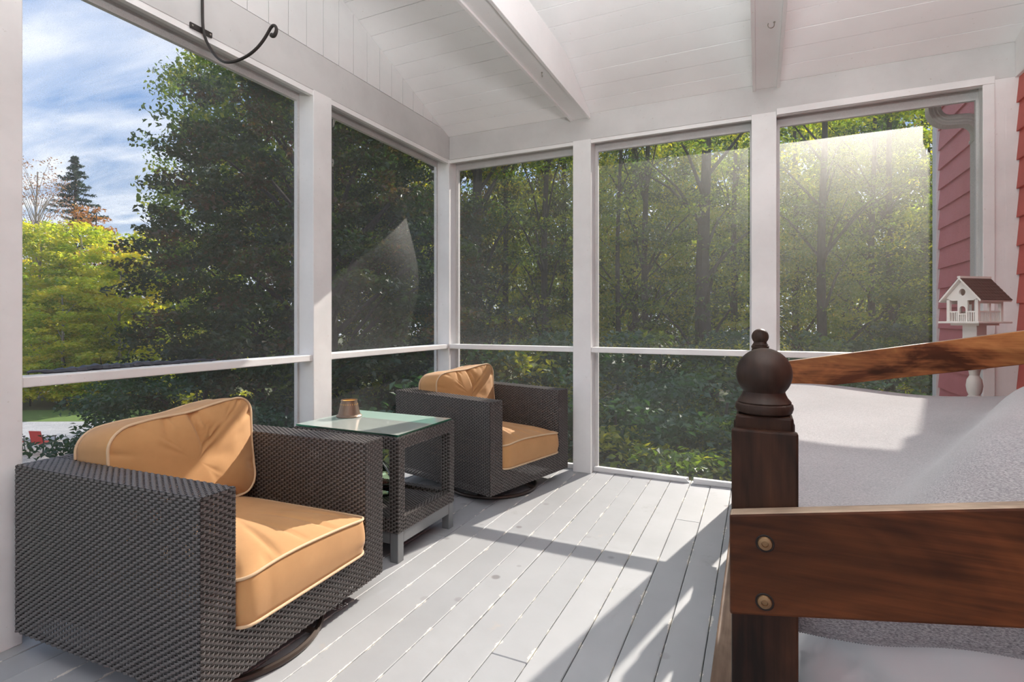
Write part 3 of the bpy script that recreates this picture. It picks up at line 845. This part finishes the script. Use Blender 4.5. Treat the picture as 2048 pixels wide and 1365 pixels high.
def bolt(x, z):
    m = MB(); yb_ = .8395
    prof = [(.0, -.004), (.0105, -.004), (.0105, 0), (.0088, .0028), (.0045, .0036), (.004, .0012), (.0, .0012)]
    n = 24; vs = []; fs = []
    for r, h in prof:
        for k in range(n): a = 2 * pi * k / n; vs.append((x + r * cos(a), yb_ - h, z + r * sin(a)))
    for j in range(len(prof) - 1):
        for k in range(n): fs.append((j * n + k, j * n + (k + 1) % n, (j + 1) * n + (k + 1) % n, (j + 1) * n + k))
    o = obj('bolt_head', m.add(vs, fs), BRONZE, nb, True); o['label'] = 'round bronze bolt head'
BREC = simple('bolt_shade_ring', (.012, .006, .004), .8)  # near-black ring painting in the shade of the hole around each bolt
def shade_ring(x, z):
    obj('bolt_shade_ring', MB().tube([(x + .0112 * cos(a), .8396, z + .0112 * sin(a)) for a in np.linspace(0, 2 * pi, 24, endpoint=False)], .0014, 5, True), BREC, nb, True)
shade_ring(.0085, .7815); shade_ring(.0080, .698)
bolt(.0085, .7815); bolt(.0080, .698)
WORN = m_wood('worn_side_rail', 1, .3, (.06, .034, .022), (.13, .082, .056), (.22, .15, .105))
obj('side_rail', MB().box(-.080, -.042, .86, 3.03, .335, .445), WORN, bed, bevel=.004)
obj('side_rail', MB().box(1.178, 1.212, .86, 3.03, .335, .445), WOODY, bed, bevel=.004)
obj('slat_base', MB().box(-.04, 1.17, .97, 2.92, .36, .40), WOODY, bed)

# mattress with its white sheet
def mattress():
    nx, ny = 40, 6
    x0, x1, y0, y1 = .058, 1.08, .975, 2.915
    m = MB(); P = rrect(x1 - x0, y1 - y0, .05, 220); r = np.random.default_rng(3)
    t = np.arange(220) / 220 * 2 * pi; vs = []; rings = []
    for j, z in enumerate(np.linspace(0, 1, 15)):
        zz = .402 + z * .355
        wob = 1 + .006 * np.sin(t * 23 + z * 3) * (1 - z) * np.sin(t * 7) + .004 * np.sin(t * 41 + z * 9)
        k = 1 - .02 * (abs(z - .5) * 2) ** 6
        fold = .05 * np.maximum(0, np.sin(t * 8 - z * 9)) ** 6 + .035 * np.maximum(0, np.sin(t * 13 + z * 6 + 1)) ** 8
        q = P * (k * wob - fold)[:, None]
        rings.append(np.c_[q[:, 0] + (x0 + x1) / 2, q[:, 1] + (y0 + y1) / 2, np.full(220, zz)])
    V = np.concatenate(rings); n = 220; i = np.arange(n)
    fs = [tuple(f) for j in range(14) for f in np.stack([j * n + i, j * n + (i + 1) % n, (j + 1) * n + (i + 1) % n, (j + 1) * n + i], -1)]
    fs += [tuple(range(n)), tuple(14 * n + k for k in range(n))]
    return MB().add([tuple(p) for p in V], fs)
mo = obj('mattress', mattress(), SHEET, None, 'all'); tag(mo, 'mattress in a loose white sheet showing below the grey blanket', 'mattress')

# blanket: heavy wool over mattress and pillow, short drop at the foot
def blanket():
    bx0, bx1, by0, by1 = .052, 1.088, .962, 2.925
    dropn = .145
    us = np.linspace(bx0 - .10, bx1 + .06, 110); vs_ = np.r_[np.linspace(by0 - dropn, by0 - .001, 16), np.linspace(by0, by1, 150), by1 + np.linspace(.01, .10, 8)]
    U, Vv = np.meshgrid(us, vs_)
    x = np.clip(U, bx0, bx1); y = np.clip(Vv, by0, by1)
    ox = np.maximum(bx0 - U, 0) + np.maximum(U - bx1, 0); oyn = np.maximum(by0 - Vv, 0); oyf = np.maximum(Vv - by1, 0)
    z = np.full_like(x, .772)
    # pillow-like lump under the near right side, its edge running up and to the right
    lx = .30 + (y - 1.20) * .42
    d = (x - lx)
    s = 1 / (1 + np.exp(-d / .03)); fall = 1 / (1 + np.exp(-(2.35 - y) / .12)) / (1 + np.exp(-(y - 1.08) / .07))
    z = z + .15 * s * fall * np.exp(-np.maximum(0, d - .12) ** 2 / .08)
    z = z + .012 * np.exp(-((d + .09) / .05) ** 2) * fall * 0 - .010 * np.exp(-((d + .07) / .05) ** 2) * fall
    z = z + .006 * np.sin(4.1 * x + 2.2 * y) + .004 * np.sin(9 * x - 3 * y + 1) + .012 * np.exp(-((y - 2.88) / .12) ** 2) * np.sin(6 * x + .8)
    hem = .010 * np.sin(9 * U + 1.2) + .05 * np.clip((U - .12) / .5, 0, 1)
    z = z - ox - oyf - oyn * (1 + hem / dropn)
    yy = y - np.where(oyn > 0, .014 * np.sqrt(np.minimum(oyn / .03, 1)) + .010 * np.sin(9 * U + .6) * oyn / dropn, 0) + np.where(oyf > 0, .006, 0)
    xx = x - np.where(U < bx0, .0, 0)
    V = np.stack([xx, yy, z], -1).reshape(-1, 3); R, Cc = U.shape
    idx = np.arange(R * Cc).reshape(R, Cc)
    Q = np.stack([idx[:-1, :-1], idx[:-1, 1:], idx[1:, 1:], idx[1:, :-1]], -1).reshape(-1, 4)
    hemline = V.reshape(R, Cc, 3)[0]
    return V, Q, hemline
V, Q, hemline = blanket()
bl = link('blanket', np_mesh('blanket', V, Q, WOOL, True)); tag(bl, 'grey heather wool blanket spread over the daybed with a hump at the right', 'blanket')
sm = bl.modifiers.new('solid', 'SOLIDIFY'); sm.thickness = .006; sm.offset = 1
hp = [tuple(p) for p in hemline]
hs = MB().tube(hp, .0022, 6)
for i in range(0, len(hp) - 1):
    a, b = Vector(hp[i]), Vector(hp[i + 1])
    for t in (0, .33, .66):
        q = a.lerp(b, t); hs.tube([q + Vector((0, -.002, -.002)), q + Vector((.001, -.0035, .002)), q + Vector((.0015, -.003, .006))], .0008, 4)
ho = obj('hem_stitching', hs, STITCH, bl, True); ho['label'] = 'dark whip-stitched hem'

# ================================================================== BIRDHOUSE ON A TURNED POST
bh = thing('birdhouse', 'cream cottage birdhouse with brown shingle roof on a white turned post', 'birdhouse', (.955, 3.30, 0), radians(-141) + pi / 2)
# local: front gable faces -y, right side +x ; platform at z 1.09
bh.scale = (.86, .86, 1)
obj('turned_post', MB().lathe([(.030, 0), (.030, .62), (.022, .65), (.034, .675), (.038, .70), (.034, .725), (.026, .735), (.034, .752), (.0385, .78), (.034, .81), (.022, .83), (.026, .85), (.030, .86)], 24), BIRDW, bh, True)
obj('foot_plate', MB().box(-.12, .12, -.12, .12, 0, .025), BIRDW, bh, bevel=.004)
obj('square_post', MB().box(-.038, .038, -.038, .038, .86, 1.078), BIRDW, bh, bevel=.003)
obj('bracket_plate', MB().box(-.075, .075, -.075, .075, 1.074, 1.084), BIRDW, bh)
obj('platform', MB().box(-.108, .108, -.125, .125, 1.084, 1.094), BIRDW, bh, bevel=.002)
HW, HL, ZB, ZE, ZR_ = .075, .085, 1.094, 1.195, 1.295
for sx in (-1, 1):
    for sy in (-1, 1):
        obj('corner_post', MB().box(sx * HW - .008, sx * HW + .008, sy * HL - .008, sy * HL + .008, ZB, ZE + .004), BIRDW, bh)
for sy in (-1, 1):    # gable ends with a round hole
    ys = sy * HL; n = 20; R = .017; zc = 1.235
    circ = [(R * cos(2 * pi * k / n + pi / 2), zc + R * sin(2 * pi * k / n + pi / 2)) for k in range(n)]
    def edge_pt(k):
        a = 2 * pi * k / n + pi / 2; dx_, dz_ = cos(a), sin(a); best = 9
        for (ax, az, bx_, bz_) in ((0, ZR_, -.098, ZE), (-.098, ZE, .098, ZE), (.098, ZE, 0, ZR_)):
            ex, ez = bx_ - ax, bz_ - az; den = dx_ * ez - dz_ * ex
            if abs(den) < 1e-9: continue
            t = ((ax) * ez - (az - zc) * ex) / den; u = ((ax) * dz_ - (az - zc) * dx_) / den
            if t > 0 and -1e-6 <= u <= 1 + 1e-6: best = min(best, t)
        return (best * dx_, zc + best * dz_)
    out = [edge_pt(k) for k in range(n)]
    m = MB(); vs = [(x_, ys - .006, z_) for x_, z_ in circ] + [(x_, ys - .006, z_) for x_, z_ in out] + [(x_, ys + .006, z_) for x_, z_ in circ] + [(x_, ys + .006, z_) for x_, z_ in out]
    fs = []
    for k in range(n):
        j = (k + 1) % n; fs += [(k, j, n + j, n + k), (2 * n + k, 3 * n + k, 3 * n + j, 2 * n + j), (k, 2 * n + k, 2 * n + j, j), (n + k, n + j, 3 * n + j, 3 * n + k)]
    obj('gable', m.add(vs, fs), BIRDW, bh)
dp = MB().box(-.026, -.017, -HL - .005, -HL + .005, ZB, ZE).box(.017, .026, -HL - .005, -HL + .005, ZB, ZE).box(-.017, .017, -HL - .005, -HL + .005, 1.168, ZE).box(-.017, .017, -HL - .006, -HL + .006, ZB + .032, ZB + .038)
for k in range(5): a = pi * k / 5; b = pi * (k + 1) / 5; dp.add([(.017 * cos(a), -HL - .005, 1.152 + .016 * sin(a)), (.017 * cos(b), -HL - .005, 1.152 + .016 * sin(b)), (.017 * cos(b), -HL - .005, 1.169), (.017 * cos(a), -HL - .005, 1.169)], [(0, 1, 2, 3)])
for x_ in (-.009, .0, .009): dp.box(x_ - .002, x_ + .002, -HL - .004, -HL + .004, ZB, ZB + .034)
obj('door_frame', dp, BIRDW, bh)
def railing(a, b, axis, fixed):
    m = MB(); nb_ = max(3, int((b - a) / .011))
    for k in range(nb_):
        t = a + (b - a) * (k + .5) / nb_
        if axis == 'x': m.box(t - .0022, t + .0022, fixed - .003, fixed + .003, ZB, ZB + .044)
        else: m.box(fixed - .003, fixed + .003, t - .0022, t + .0022, ZB, ZB + .044)
    if axis == 'x': m.box(a, b, fixed - .004, fixed + .004, ZB + .043, ZB + .050)
    else: m.box(fixed - .004, fixed + .004, a, b, ZB + .043, ZB + .050)
    o = obj('railing', m, BIRDW, bh)
railing(-HW, -.027, 'x', -HL); railing(.027, HW, 'x', -HL); railing(-HL, HL, 'y', HW); railing(-HL, HL, 'y', -HW)
for sx in (-1, 1): obj('mullion', MB().box(sx * HW - .005, sx * HW + .005, -.006, .006, ZB, ZE), BIRDW, bh)
obj('eave_board', MB().box(-HW - .006, -HW + .006, -HL, HL, ZE - .016, ZE + .004).box(HW - .006, HW + .006, -HL, HL, ZE - .016, ZE + .004), BIRDW, bh)
for sx in (-1, 1):
    L = sqrt(.105 ** 2 + (ZR_ - ZE + .012) ** 2); ux, uz = sx * .105 / L, -(ZR_ - ZE + .012) / L; nx_, nz_ = sx * -uz * 1, abs(ux)
    rp = MB().hexa([(0, -.115, ZR_ + .002), (0, .115, ZR_ + .002), (sx * .108, .115, ZE - .008), (sx * .108, -.115, ZE - .008)], [(0, -.115, ZR_ + .012), (0, .115, ZR_ + .012), (sx * .112, .115, ZE + .0), (sx * .112, -.115, ZE + .0)])
    ro = obj('roof_panel', rp, BIRDW, bh)
    for k in range(7):
        t0, t1 = k / 7, (k + 1) / 7 + .03
        for j in range(11):
            ya = -.115 + .23 * j / 11 + .001; yb2 = -.115 + .23 * (j + 1) / 11 - .001
            pz = lambda t, h: (sx * .112 * t, ZR_ + .012 + (ZE - ZR_ - .012) * t + h)
            a0, a1 = pz(t0, .001), pz(min(t1, 1.02), .005)
            m = MB().hexa([(a0[0], ya, a0[1] - .001), (a0[0], yb2, a0[1] - .001), (a1[0], yb2, a1[1] - .004), (a1[0], ya, a1[1] - .004)], [(a0[0], ya, a0[1] + .001), (a0[0], yb2, a0[1] + .001), (a1[0], yb2, a1[1]), (a1[0], ya, a1[1])])
            if j == 0: acc = MB()
            acc.add(m.v, m.f)
        obj('shingle_course', acc, BIRDR, ro)
obj('ridge_cap', MB().box(-.008, .008, -.117, .117, ZR_ + .008, ZR_ + .018), BIRDW, bh)

# ================================================================== HOOKS
hk = thing('plant_hook', 'black wrought iron plant hook with curled tip on the left header beam', 'hook', (XL, 1.578, 2.40))
hb = [(.012, 0, .42), (.012, 0, .30), (.012, 0, .15), (.014, 0, .01), (.032, 0, -.045), (.065, 0, -.095), (.105, 0, -.142), (.15, 0, -.172), (.195, 0, -.184), (.25, 0, -.185), (.31, 0, -.176), (.36, 0, -.157), (.40, 0, -.13), (.425, 0, -.105), (.44, 0, -.088), (.455, 0, -.082), (.468, 0, -.090), (.473, 0, -.106), (.466, 0, -.122), (.453, 0, -.128), (.444, 0, -.121)]
def smooth_path(p, it=2):
    p = [Vector(a) for a in p]
    for _ in range(it):
        q = [p[0]]
        for a, b in zip(p[:-1], p[1:]): q += [a.lerp(b, .25), a.lerp(b, .75)]
        p = q + [p[-1]]
    return p
hbs = smooth_path(hb); nn = len(hbs)
obj('hook_bar', MB().tube(hbs, [.0062 if i < nn * .8 else .0062 + .004 * (i - nn * .8) / (nn * .2) for i in range(nn)], 8), IRON, hk, True)
mp_ = MB().box(0, .008, -.052, .052, -.012, .012)
obj('mounting_strap', mp_, IRON, hk, bevel=.001)
for yy in (-.042, .042): obj('screw_head', MB().tube([(.008, yy, 0), (.0095, yy, 0)], .004, 10), STEEL, hk)
def cup_hook(x, y, z, r, label, rot):
    o = thing('cup_hook', label, 'hook', (x, y, z), rot)
    p = [(0, 0, .004), (0, 0, -.014)] + [(r - r * cos(a), 0, -.014 - r * sin(a)) for a in np.linspace(.3, pi + .6, 12)]
    obj('hook_wire', MB().tube(p, .0022, 7), STEEL, o, True); obj('collar', MB().lathe([(.005, -.003), (.005, 0)], 12), STEEL, o)
cup_hook(.070, 2.885, 2.552, .015, 'zinc cup hook under the right-hand ceiling tie beam', pi + .3)
cup_hook(-1.150, 2.90, 2.552, .009, 'small zinc hook under the left-hand ceiling tie beam', pi / 2 + .2)

# ================================================================== OUTDOORS
GZ = -4.0
def at(px, dep): return FW * dep + RT * (px - 1024) / 1064.2 * dep
def m_ground():
    q = NT('lawn_and_leaf_litter'); v = q.coord('Object')
    n = q.noise(v, .35, 5, .6); n2 = q.noise(v, 6, 4, .7)
    c = q.ramp(n, (.40, (.045, .040, .022)), (.6, (.085, .12, .03)))
    c2 = q.mix(.5, c.outputs[0], q.ramp(n2, (.3, (.04, .04, .02)), (.7, (.12, .13, .045))).outputs[0])
    p = q.pbsdf(c2, .95); return q.done(p)
gr = obj('ground', MB().box(-120, 120, -60, 160, GZ - .4, GZ), m_ground()); gr['kind'] = 'structure'
def quad_px(pts, z, th, mat, name):
    P = []
    for (px, py) in pts:
        dep = (1.1 - z) * 1064.2 / (py - 640.7); P.append(at(px, dep))
    m = MB().prism_z([tuple(p) for p in P], z - th, z); o = obj(name, m, mat); o['kind'] = 'structure'; return o
def m_asph():
    q = NT('pale_worn_asphalt'); v = q.coord('Object'); n = q.noise(v, 1.2, 6, .7)
    return q.done(q.pbsdf(q.ramp(n, (.3, (.30, .31, .33)), (.7, (.42, .42, .43))).outputs[0], .9))
quad_px([(-400, 880), (-400, 846), (420, 842), (420, 880)], GZ + .03, .2, m_asph(), 'driveway')
quad_px([(-400, 846), (-400, 822), (420, 820), (420, 842)], GZ + .035, .2, simple('mown_grass', (.10, .17, .03), .95), 'lawn_strip')
def m_pat():
    q = NT('buff_patio_stone'); v = q.coord('Object'); b = q.n('ShaderNodeTexVoronoi', {'Vector': v, 'Scale': 1.6})
    return q.done(q.pbsdf(q.ramp(b.outputs['Color'], (.2, (.50, .43, .36)), (.8, (.66, .58, .50))).outputs[0], .9))
quad_px([(-400, 1040), (-400, 884), (420, 880), (420, 1040)], GZ + .03, .2, m_pat(), 'patio')
REDP = simple('red_sling', (.65, .045, .035), .5); DKM = simple('dark_chair_metal', (.04, .035, .035), .5)
def patio_chair(px, py, rz, label):
    dep = (1.1 - GZ) * 1064.2 / (py - 640.7); p = at(px, dep)
    c = thing('patio_chair', label, 'chair', (p[0], p[1], GZ + .03), rz)
    obj('seat', MB().box(-.24, .24, -.22, .24, .40, .44), REDP, c, bevel=.01)
    obj('backrest', MB().hexa([(-.24, .22, .46), (.24, .22, .46), (.24, .25, .46), (-.24, .25, .46)], [(-.24, .33, .92), (.24, .33, .92), (.24, .36, .92), (-.24, .36, .92)]), REDP, c, bevel=.01)
    for sx in (-.26, .26):
        for sy, top in ((-.22, .62), (.24, .66)):
            obj('leg', MB().tube([(sx, sy + (.06 if sy > 0 else -.04), 0), (sx, sy, .42), (sx, sy, top)], .016, 6), DKM, c)
        obj('armrest', MB().tube([(sx, -.26, .63), (sx, 0, .65), (sx, .27, .67)], .022, 6), DKM, c)
patio_chair(87, 909, radians(200), 'red patio chair on the buff stone, clear of the dark leaves')
patio_chair(30, 908, radians(165), 'red patio chair mostly behind the left porch post')

# ---- foliage
def leaves(C, n, spread, size, r, up=.6, aspect=.62, tintw=.6, ctint=None, flat=.42):
    k = r.integers(0, len(C), n); ct = r.random(len(C)) if ctint is None else ctint
    sp = spread if np.isscalar(spread) else np.asarray(spread)[k][:, None]
    D = r.normal(0, 1, (n, 3)); D /= np.linalg.norm(D, axis=1)[:, None]
    P = C[k] + D * (r.random(n) ** .5)[:, None] * sp * 1.5 * np.array([1, 1, flat])
    N = r.normal(0, 1, (n, 3)); N[:, 2] = np.abs(N[:, 2]) + up; N /= np.linalg.norm(N, axis=1)[:, None]
    T = np.cross(N, r.normal(0, 1, (n, 3))); T /= np.linalg.norm(T, axis=1)[:, None] + 1e-9; B = np.cross(N, T)
    L = size * r.uniform(.65, 1.3, n)[:, None]
    a = P - T * L * .5; b = P + T * L * .5 - N * L * .08; m = P - T * L * .05
    V = np.stack([a, m + B * L * aspect * .5 + N * L * .1, b, m - B * L * aspect * .5 + N * L * .1], 1).reshape(-1, 3)
    Q = np.arange(n * 4).reshape(n, 4)
    tint = np.clip(tintw * ct[k] + (1 - tintw) * r.random(n), 0, 1)
    return V, Q, np.repeat(tint, 4)
def limbs(mb, base, top, r0, C, r, nb=14, bend=.25, sides=8):
    h = top - base; m = 9
    path = [(bend * sin(i * .9 + 1) * .4 * i / m, bend * cos(i * .7) * .4 * i / m, base + h * i / (m - 1)) for i in range(m)]
    mb.tube(path, [r0 * (1 - .62 * i / (m - 1)) for i in range(m)], sides)
    sel = r.choice(len(C), min(nb, len(C)), replace=False)
    for s in sel:
        c = Vector(C[s]); f = min(max((c.z - base) / h - .18, .08), .93); i = f * (m - 1); i0 = int(i); t = i - i0
        p = Vector(path[i0]).lerp(Vector(path[min(i0 + 1, m - 1)]), t); rr = min(r0 * (1 - .62 * f) * .45, .075)
        mid = p.lerp(c, .5) + Vector((0, 0, .10 * (c - p).length))
        mb.tube([p, mid, c], [rr, rr * .6, rr * .2], 5)
def crown_pts(n, r, z0, z1, rad, core=.25):
    out = []
    while len(out) < n:
        z = r.uniform(z0, z1); R = rad(z)
        if R <= 0 or r.random() > (R / max(rad(a) for a in np.linspace(z0, z1, 12))) ** 1.3: continue
        a = r.uniform(0, 2 * pi); q = R * sqrt(r.uniform(core, 1)); out.append((q * cos(a), q * sin(a), z))
    return np.array(out)
def tree(name, label, cat, loc, seed, z0, z1, rad, nC, nL, size, spread, mat, bark=BARK, r0=.16, base=0., group=None, nb=14, **kw):
    r = np.random.default_rng(seed); C = crown_pts(nC, r, z0, z1, rad)
    t = thing(name, label, cat, loc, 0, group)
    mb = MB(); limbs(mb, base, z1 - (z1 - z0) * .08, r0, C, r, nb); obj('trunk', mb, bark, t, True, recalc=False)
    V, Q, A = leaves(C, nL, spread, size, r, **kw)
    f = link('foliage', np_mesh('foliage', V, Q, mat, False, A), t); f['kind'] = 'stuff'
    return t
def gp(px, dep, z=GZ): p = at(px, dep); return (p[0], p[1], z)

# big maple standing beyond the left screens
tree('maple_tree', 'big dark maple filling the view through the left screens, browning at its top', 'tree', gp(660, 12.5), 21, 1.0, 15.0,
     lambda z: (4.1 if z < 6.6 else max(.5, 4.1 - (z - 6.6) * .46)) * (1 if z > 3 else .75 + .08 * z), 1000, 120000, .105, .27, L_MAPLE, r0=.24, nb=40)
# low dark tree under it, reaching left
def low_rad(z): return 2.5 * sqrt(max(0, 1 - ((z - 2.1) / 2.4) ** 2))
tree('young_maple', 'low blue-green young maple spreading in front of the driveway', 'tree', gp(400, 9.6), 22, .3, 4.3, low_rad, 170, 26000, .095, .28, L_DARK, r0=.08, nb=30)
tree('young_maple', 'narrow leafy sapling behind the near armchair, under the big maple', 'tree', gp(560, 8.6), 24, .2, 4.0, lambda z: 1.5 * sqrt(max(0, 1 - ((z - 2) / 2.3) ** 2)), 90, 13000, .09, .25, L_DARK, r0=.06, nb=20)

# sunlit trees across the lawn
gl = 'sunlit trees across the lawn'
yl = tree('yellowing_tree', 'tall yellow-green tree at the left edge of the big screen', 'tree', gp(80, 35), 31, 1.2, 11.5, lambda z: 3.2 * sqrt(max(0.05, 1 - ((z - 6) / 5.8) ** 2)), 170, 12000, .27, .55, L_YEL, BARKP, .14, group=gl)
for (px, dep, s, lab, sz) in ((165, 37, 1.02, 'rounded golden-green tree in front of the spruce', 1.05), (240, 35, .86, 'shorter golden tree just left of the big maple', .9), (310, 38, .98, 'yellow-green tree partly hidden by the big maple', 1), (30, 39, 1.0, 'yellow-green tree beside the left porch post', .95), (125, 33, .62, 'low yellow bush-like tree at the lawn edge', .8), (400, 36, .95, 'yellow-green tree seen in gaps of the big maple', 1)):
    c = copy_tree(yl); c.location = gp(px, dep); c.scale = (sz, sz, s); c.rotation_euler = (0, 0, px * .37); c['label'] = lab
# spruce
r = np.random.default_rng(41); C = []; CT = []
Hs = 19.5
for z in np.arange(2.0, Hs, .30):
    R = 8.0 * (1 - z / Hs) ** .9 * r.uniform(.55, 1.15); nbz = int(4 + 4 * (1 - z / Hs))
    for k in range(nbz):
        a = r.uniform(0, 2 * pi); ll = R * r.uniform(.7, 1.08)
        for t in np.linspace(.25, 1, 5): C.append((ll * t * cos(a), ll * t * sin(a), z - .22 * ll * t + .16 * ll * t * t))
C = np.array(C)
sp_ = thing('spruce_tree', 'tall pointed spruce rising above the yellow trees on the left', 'tree', gp(150, 47))
mb = MB(); limbs(mb, 0, Hs, .2, C, r, 60); obj('trunk', mb, BARK, sp_, True, recalc=False)
V, Q, A_ = leaves(C, 24000, .17, .34, r, up=.2, aspect=.22, flat=.5)
f = link('foliage', np_mesh('foliage', V, Q, L_SPRUCE, False, A_), sp_); f['kind'] = 'stuff'
# thin bare tree with pinkish leaves, small orange maple
tree('bare_birch', 'nearly bare pale tree with pinkish leaves beside the left post', 'tree', gp(72, 41), 43, 5.5, 17.5, lambda z: 2.6 * sqrt(max(.05, 1 - ((z - 11) / 7) ** 2)), 200, 3800, .17, .5, L_PINK, BARKP, .13, nb=110)
tree('orange_maple', 'small orange-leaved maple between the spruce and the golden trees', 'tree', gp(190, 43), 44, 8, 14.2, lambda z: 1.9 * sqrt(max(.05, 1 - ((z - 11) / 3.6) ** 2)), 60, 2600, .24, .45, L_ORANGE, BARK, .12)
# hedge-like brush along the lawn
br = tree('lawn_brush', 'sunlit brush at the back of the lawn', 'bush', gp(60, 31.5), 45, .2, 3.2, lambda z: 2.4 * sqrt(max(.05, 1 - ((z - 1.3) / 2.0) ** 2)), 60, 4200, .20, .4, L_YEL, BARK, .05, group='brush along the lawn')
for px in (130, 205, 280, 350, 430):
    c = copy_tree(br); c.location = gp(px, 31.5 + (px % 3)); c.rotation_euler = (0, 0, px); c.scale = (1.1, 1.1, .8 + (px % 7) * .08)

# woods behind the back screens
def fr(z): return 2.7 * sqrt(max(.05, 1 - ((z - 6.0) / 4.6) ** 2))
kinds = [('forest_tree', L_GREEN), ('forest_tree', L_OLIVE), ('forest_tree', L_GREEN), ('forest_tree', L_YEL)]
protos = []
def proto(i, mat, seed, n=14000, size=.135):
    t = tree('forest_tree', 'woodland tree', 'tree', (0, 0, 0), seed, 1.8, 10.2, fr, 190, n, size, .42, mat, BARK, .17, group='woods behind the back screens', nb=9)
    return t
P_ = [proto(i, m, 60 + i) for i, m in enumerate((L_GREEN, L_OLIVE, L_GREEN, L_YEL))]
used = [False] * 4
FOREST = [  # px, depth, kind, height scale, radius scale, label
    (1010, 21, 1, 1.2, 1.0, 'olive-brown tree behind the thick trunk in the leftmost back bay'),
    (1130, 22, 3, 1.1, 1.0, 'yellow-green tree at the right edge of the leftmost back bay'),
    (1270, 22, 3, 1.2, 1.0, 'yellow-leaved tree at the left of the central back bay'),
    (1470, 21, 3, 1.2, 1.0, 'yellow-green tree right of the thickest trunk in the central back bay'),
    (1590, 22, 3, 1.2, 1.0, 'yellow-green tree at the left of the right-hand back bay'),
    (1780, 20, 3, 1.2, 1.1, 'golden-leaved tree near the downspout'),
    (1690, 24, 2, 1.3, 1.1, None), (1370, 25, 0, 1.2, 1.2, None), (1190, 26, 2, 1.3, 1.1, None), (890, 20, 1, 1.35, 1.1, None), (950, 25, 3, 1.3, 1.1, None),
    (800, 19, 0, 1.4, 1.2, None), (700, 21, 2, 1.5, 1.2, None), (1880, 23, 0, 1.3, 1.2, None), (1960, 15, 2, .85, .9, None), (560, 24, 1, 1.5, 1.3, None), (520, 19, 2, 1.3, 1.2, None), (625, 18.5, 0, 1.3, 1.2, None),
    (1540, 28, 3, 1.4, 1.3, None), (1430, 31, 2, 1.5, 1.4, None), (1260, 31, 1, 1.5, 1.4, None), (1080, 32, 0, 1.5, 1.4, None), (1700, 32, 1, 1.5, 1.5, None), (1850, 31, 2, 1.5, 1.5, None),
    (920, 34, 2, 1.6, 1.5, None), (780, 29, 1, 1.6, 1.5, None), (450, 27, 0, 1.45, 1.3, None),
    (1000, 46, 0, 1.0, 2.2, None), (1200, 47, 2, 1.0, 2.2, None), (1400, 46, 1, 1.0, 2.2, None), (1600, 47, 0, 1.0, 2.2, None), (1790, 46, 2, 1.0, 2.2, None), (1950, 44, 1, 1.0, 2.2, None)]
def sun_cap(p, R_):   # keep crowns under the sunbeam that reaches the porch floor
    xs_ = p[0] - .25 * (p[1] - 3.8)
    return (.9 + .57 * (p[1] - 3.8)) if -2.5 - R_ < xs_ < 1.4 + R_ else 99
for px, dep, kd, hs_, rs, lab in FOREST:
    if not used[kd]: c = P_[kd]; used[kd] = True
    else: c = copy_tree(P_[kd])
    p = gp(px, dep); q_ = (p[0], p[1] - 2.0 * rs); h = hs_ * (1.25 if dep > 16 else 1.0)
    h = min(h, (sun_cap(q_, 2.9 * rs) - GZ) / 11.0)
    c.location = p; c.scale = (rs, rs, h); c.rotation_euler = (0, 0, px * 1.7)
    c['label'] = lab or 'woodland tree among the others well behind the back screens'
# big dark trunks standing in front of the leaves, branching into sparse sprays
for px, dep, sd, r0, lab in ((956, 17, 81, .27, 'thick straight dark trunk in the leftmost back bay'), (1408, 17.5, 82, .34, 'thickest dark trunk, in the middle of the central back bay'), (1645, 18, 83, .20, 'dark trunk near the left edge of the right-hand back bay'), (1292, 18.5, 84, .16, 'slim dark trunk left of the thickest one in the central back bay'), (1092, 18, 85, .17, 'slim dark trunk right of the thick one in the leftmost back bay'), (1238, 19, 86, .12, 'slimmest dark trunk near the left post of the central back bay'), (1745, 19, 87, .15, 'slim dark trunk in the bright part of the right-hand back bay')):
    p = gp(px, dep); top = min(sun_cap((p[0], p[1] - 2.2), 2.4) - GZ, 13.5)
    tree('forest_tree', lab, 'tree', p, sd, 4.2, top, lambda z: 2.6, 90, 4200, .135, .42, L_GREEN, BARK, r0, group='dark trunks behind the back screens', nb=13, flat=.25)
ub = tree('understory_bush', 'shaded green undergrowth bush below the back screens', 'bush', (0, 0, 0), 71, .2, 3.6, lambda z: 1.9 * sqrt(max(.05, 1 - ((z - 1.8) / 2.1) ** 2)), 70, 8500, .115, .32, L_GREEN, BARK, .05, group='undergrowth behind the back screens', nb=22)
ud = tree('understory_bush', 'shaded green undergrowth bush below the back screens', 'bush', (0, 0, 0), 72, .2, 3.6, lambda z: 1.9 * sqrt(max(.05, 1 - ((z - 1.8) / 2.1) ** 2)), 70, 8500, .115, .32, L_DARK, BARK, .05, group='undergrowth behind the back screens', nb=22)
first = {0: True, 1: True}
for i, (px, dep, s) in enumerate([(920, 8.5, 1.0), (1010, 10, 1.15), (1120, 8.8, 1.0), (1230, 9.2, 1.05), (1340, 8.4, .95), (1450, 9.4, 1.1), (1560, 8.6, 1.0), (1660, 9.6, 1.1), (1780, 9.0, 1.0), (1880, 9.8, 1.05), (980, 13, 1.3), (1180, 13, 1.3), (1330, 14, 1.35), (1520, 13.5, 1.3), (1720, 13.5, 1.3), (850, 10, 1.25), (760, 11, 1.2), (1860, 14, 1.35)]):
    k = i % 2; src = (ub, ud)[k]
    c = src if first[k] else copy_tree(src); first[k] = False
    c.location = gp(px, dep); c.scale = (s * 1.15, s * 1.15, s); c.rotation_euler = (0, 0, px * .9)
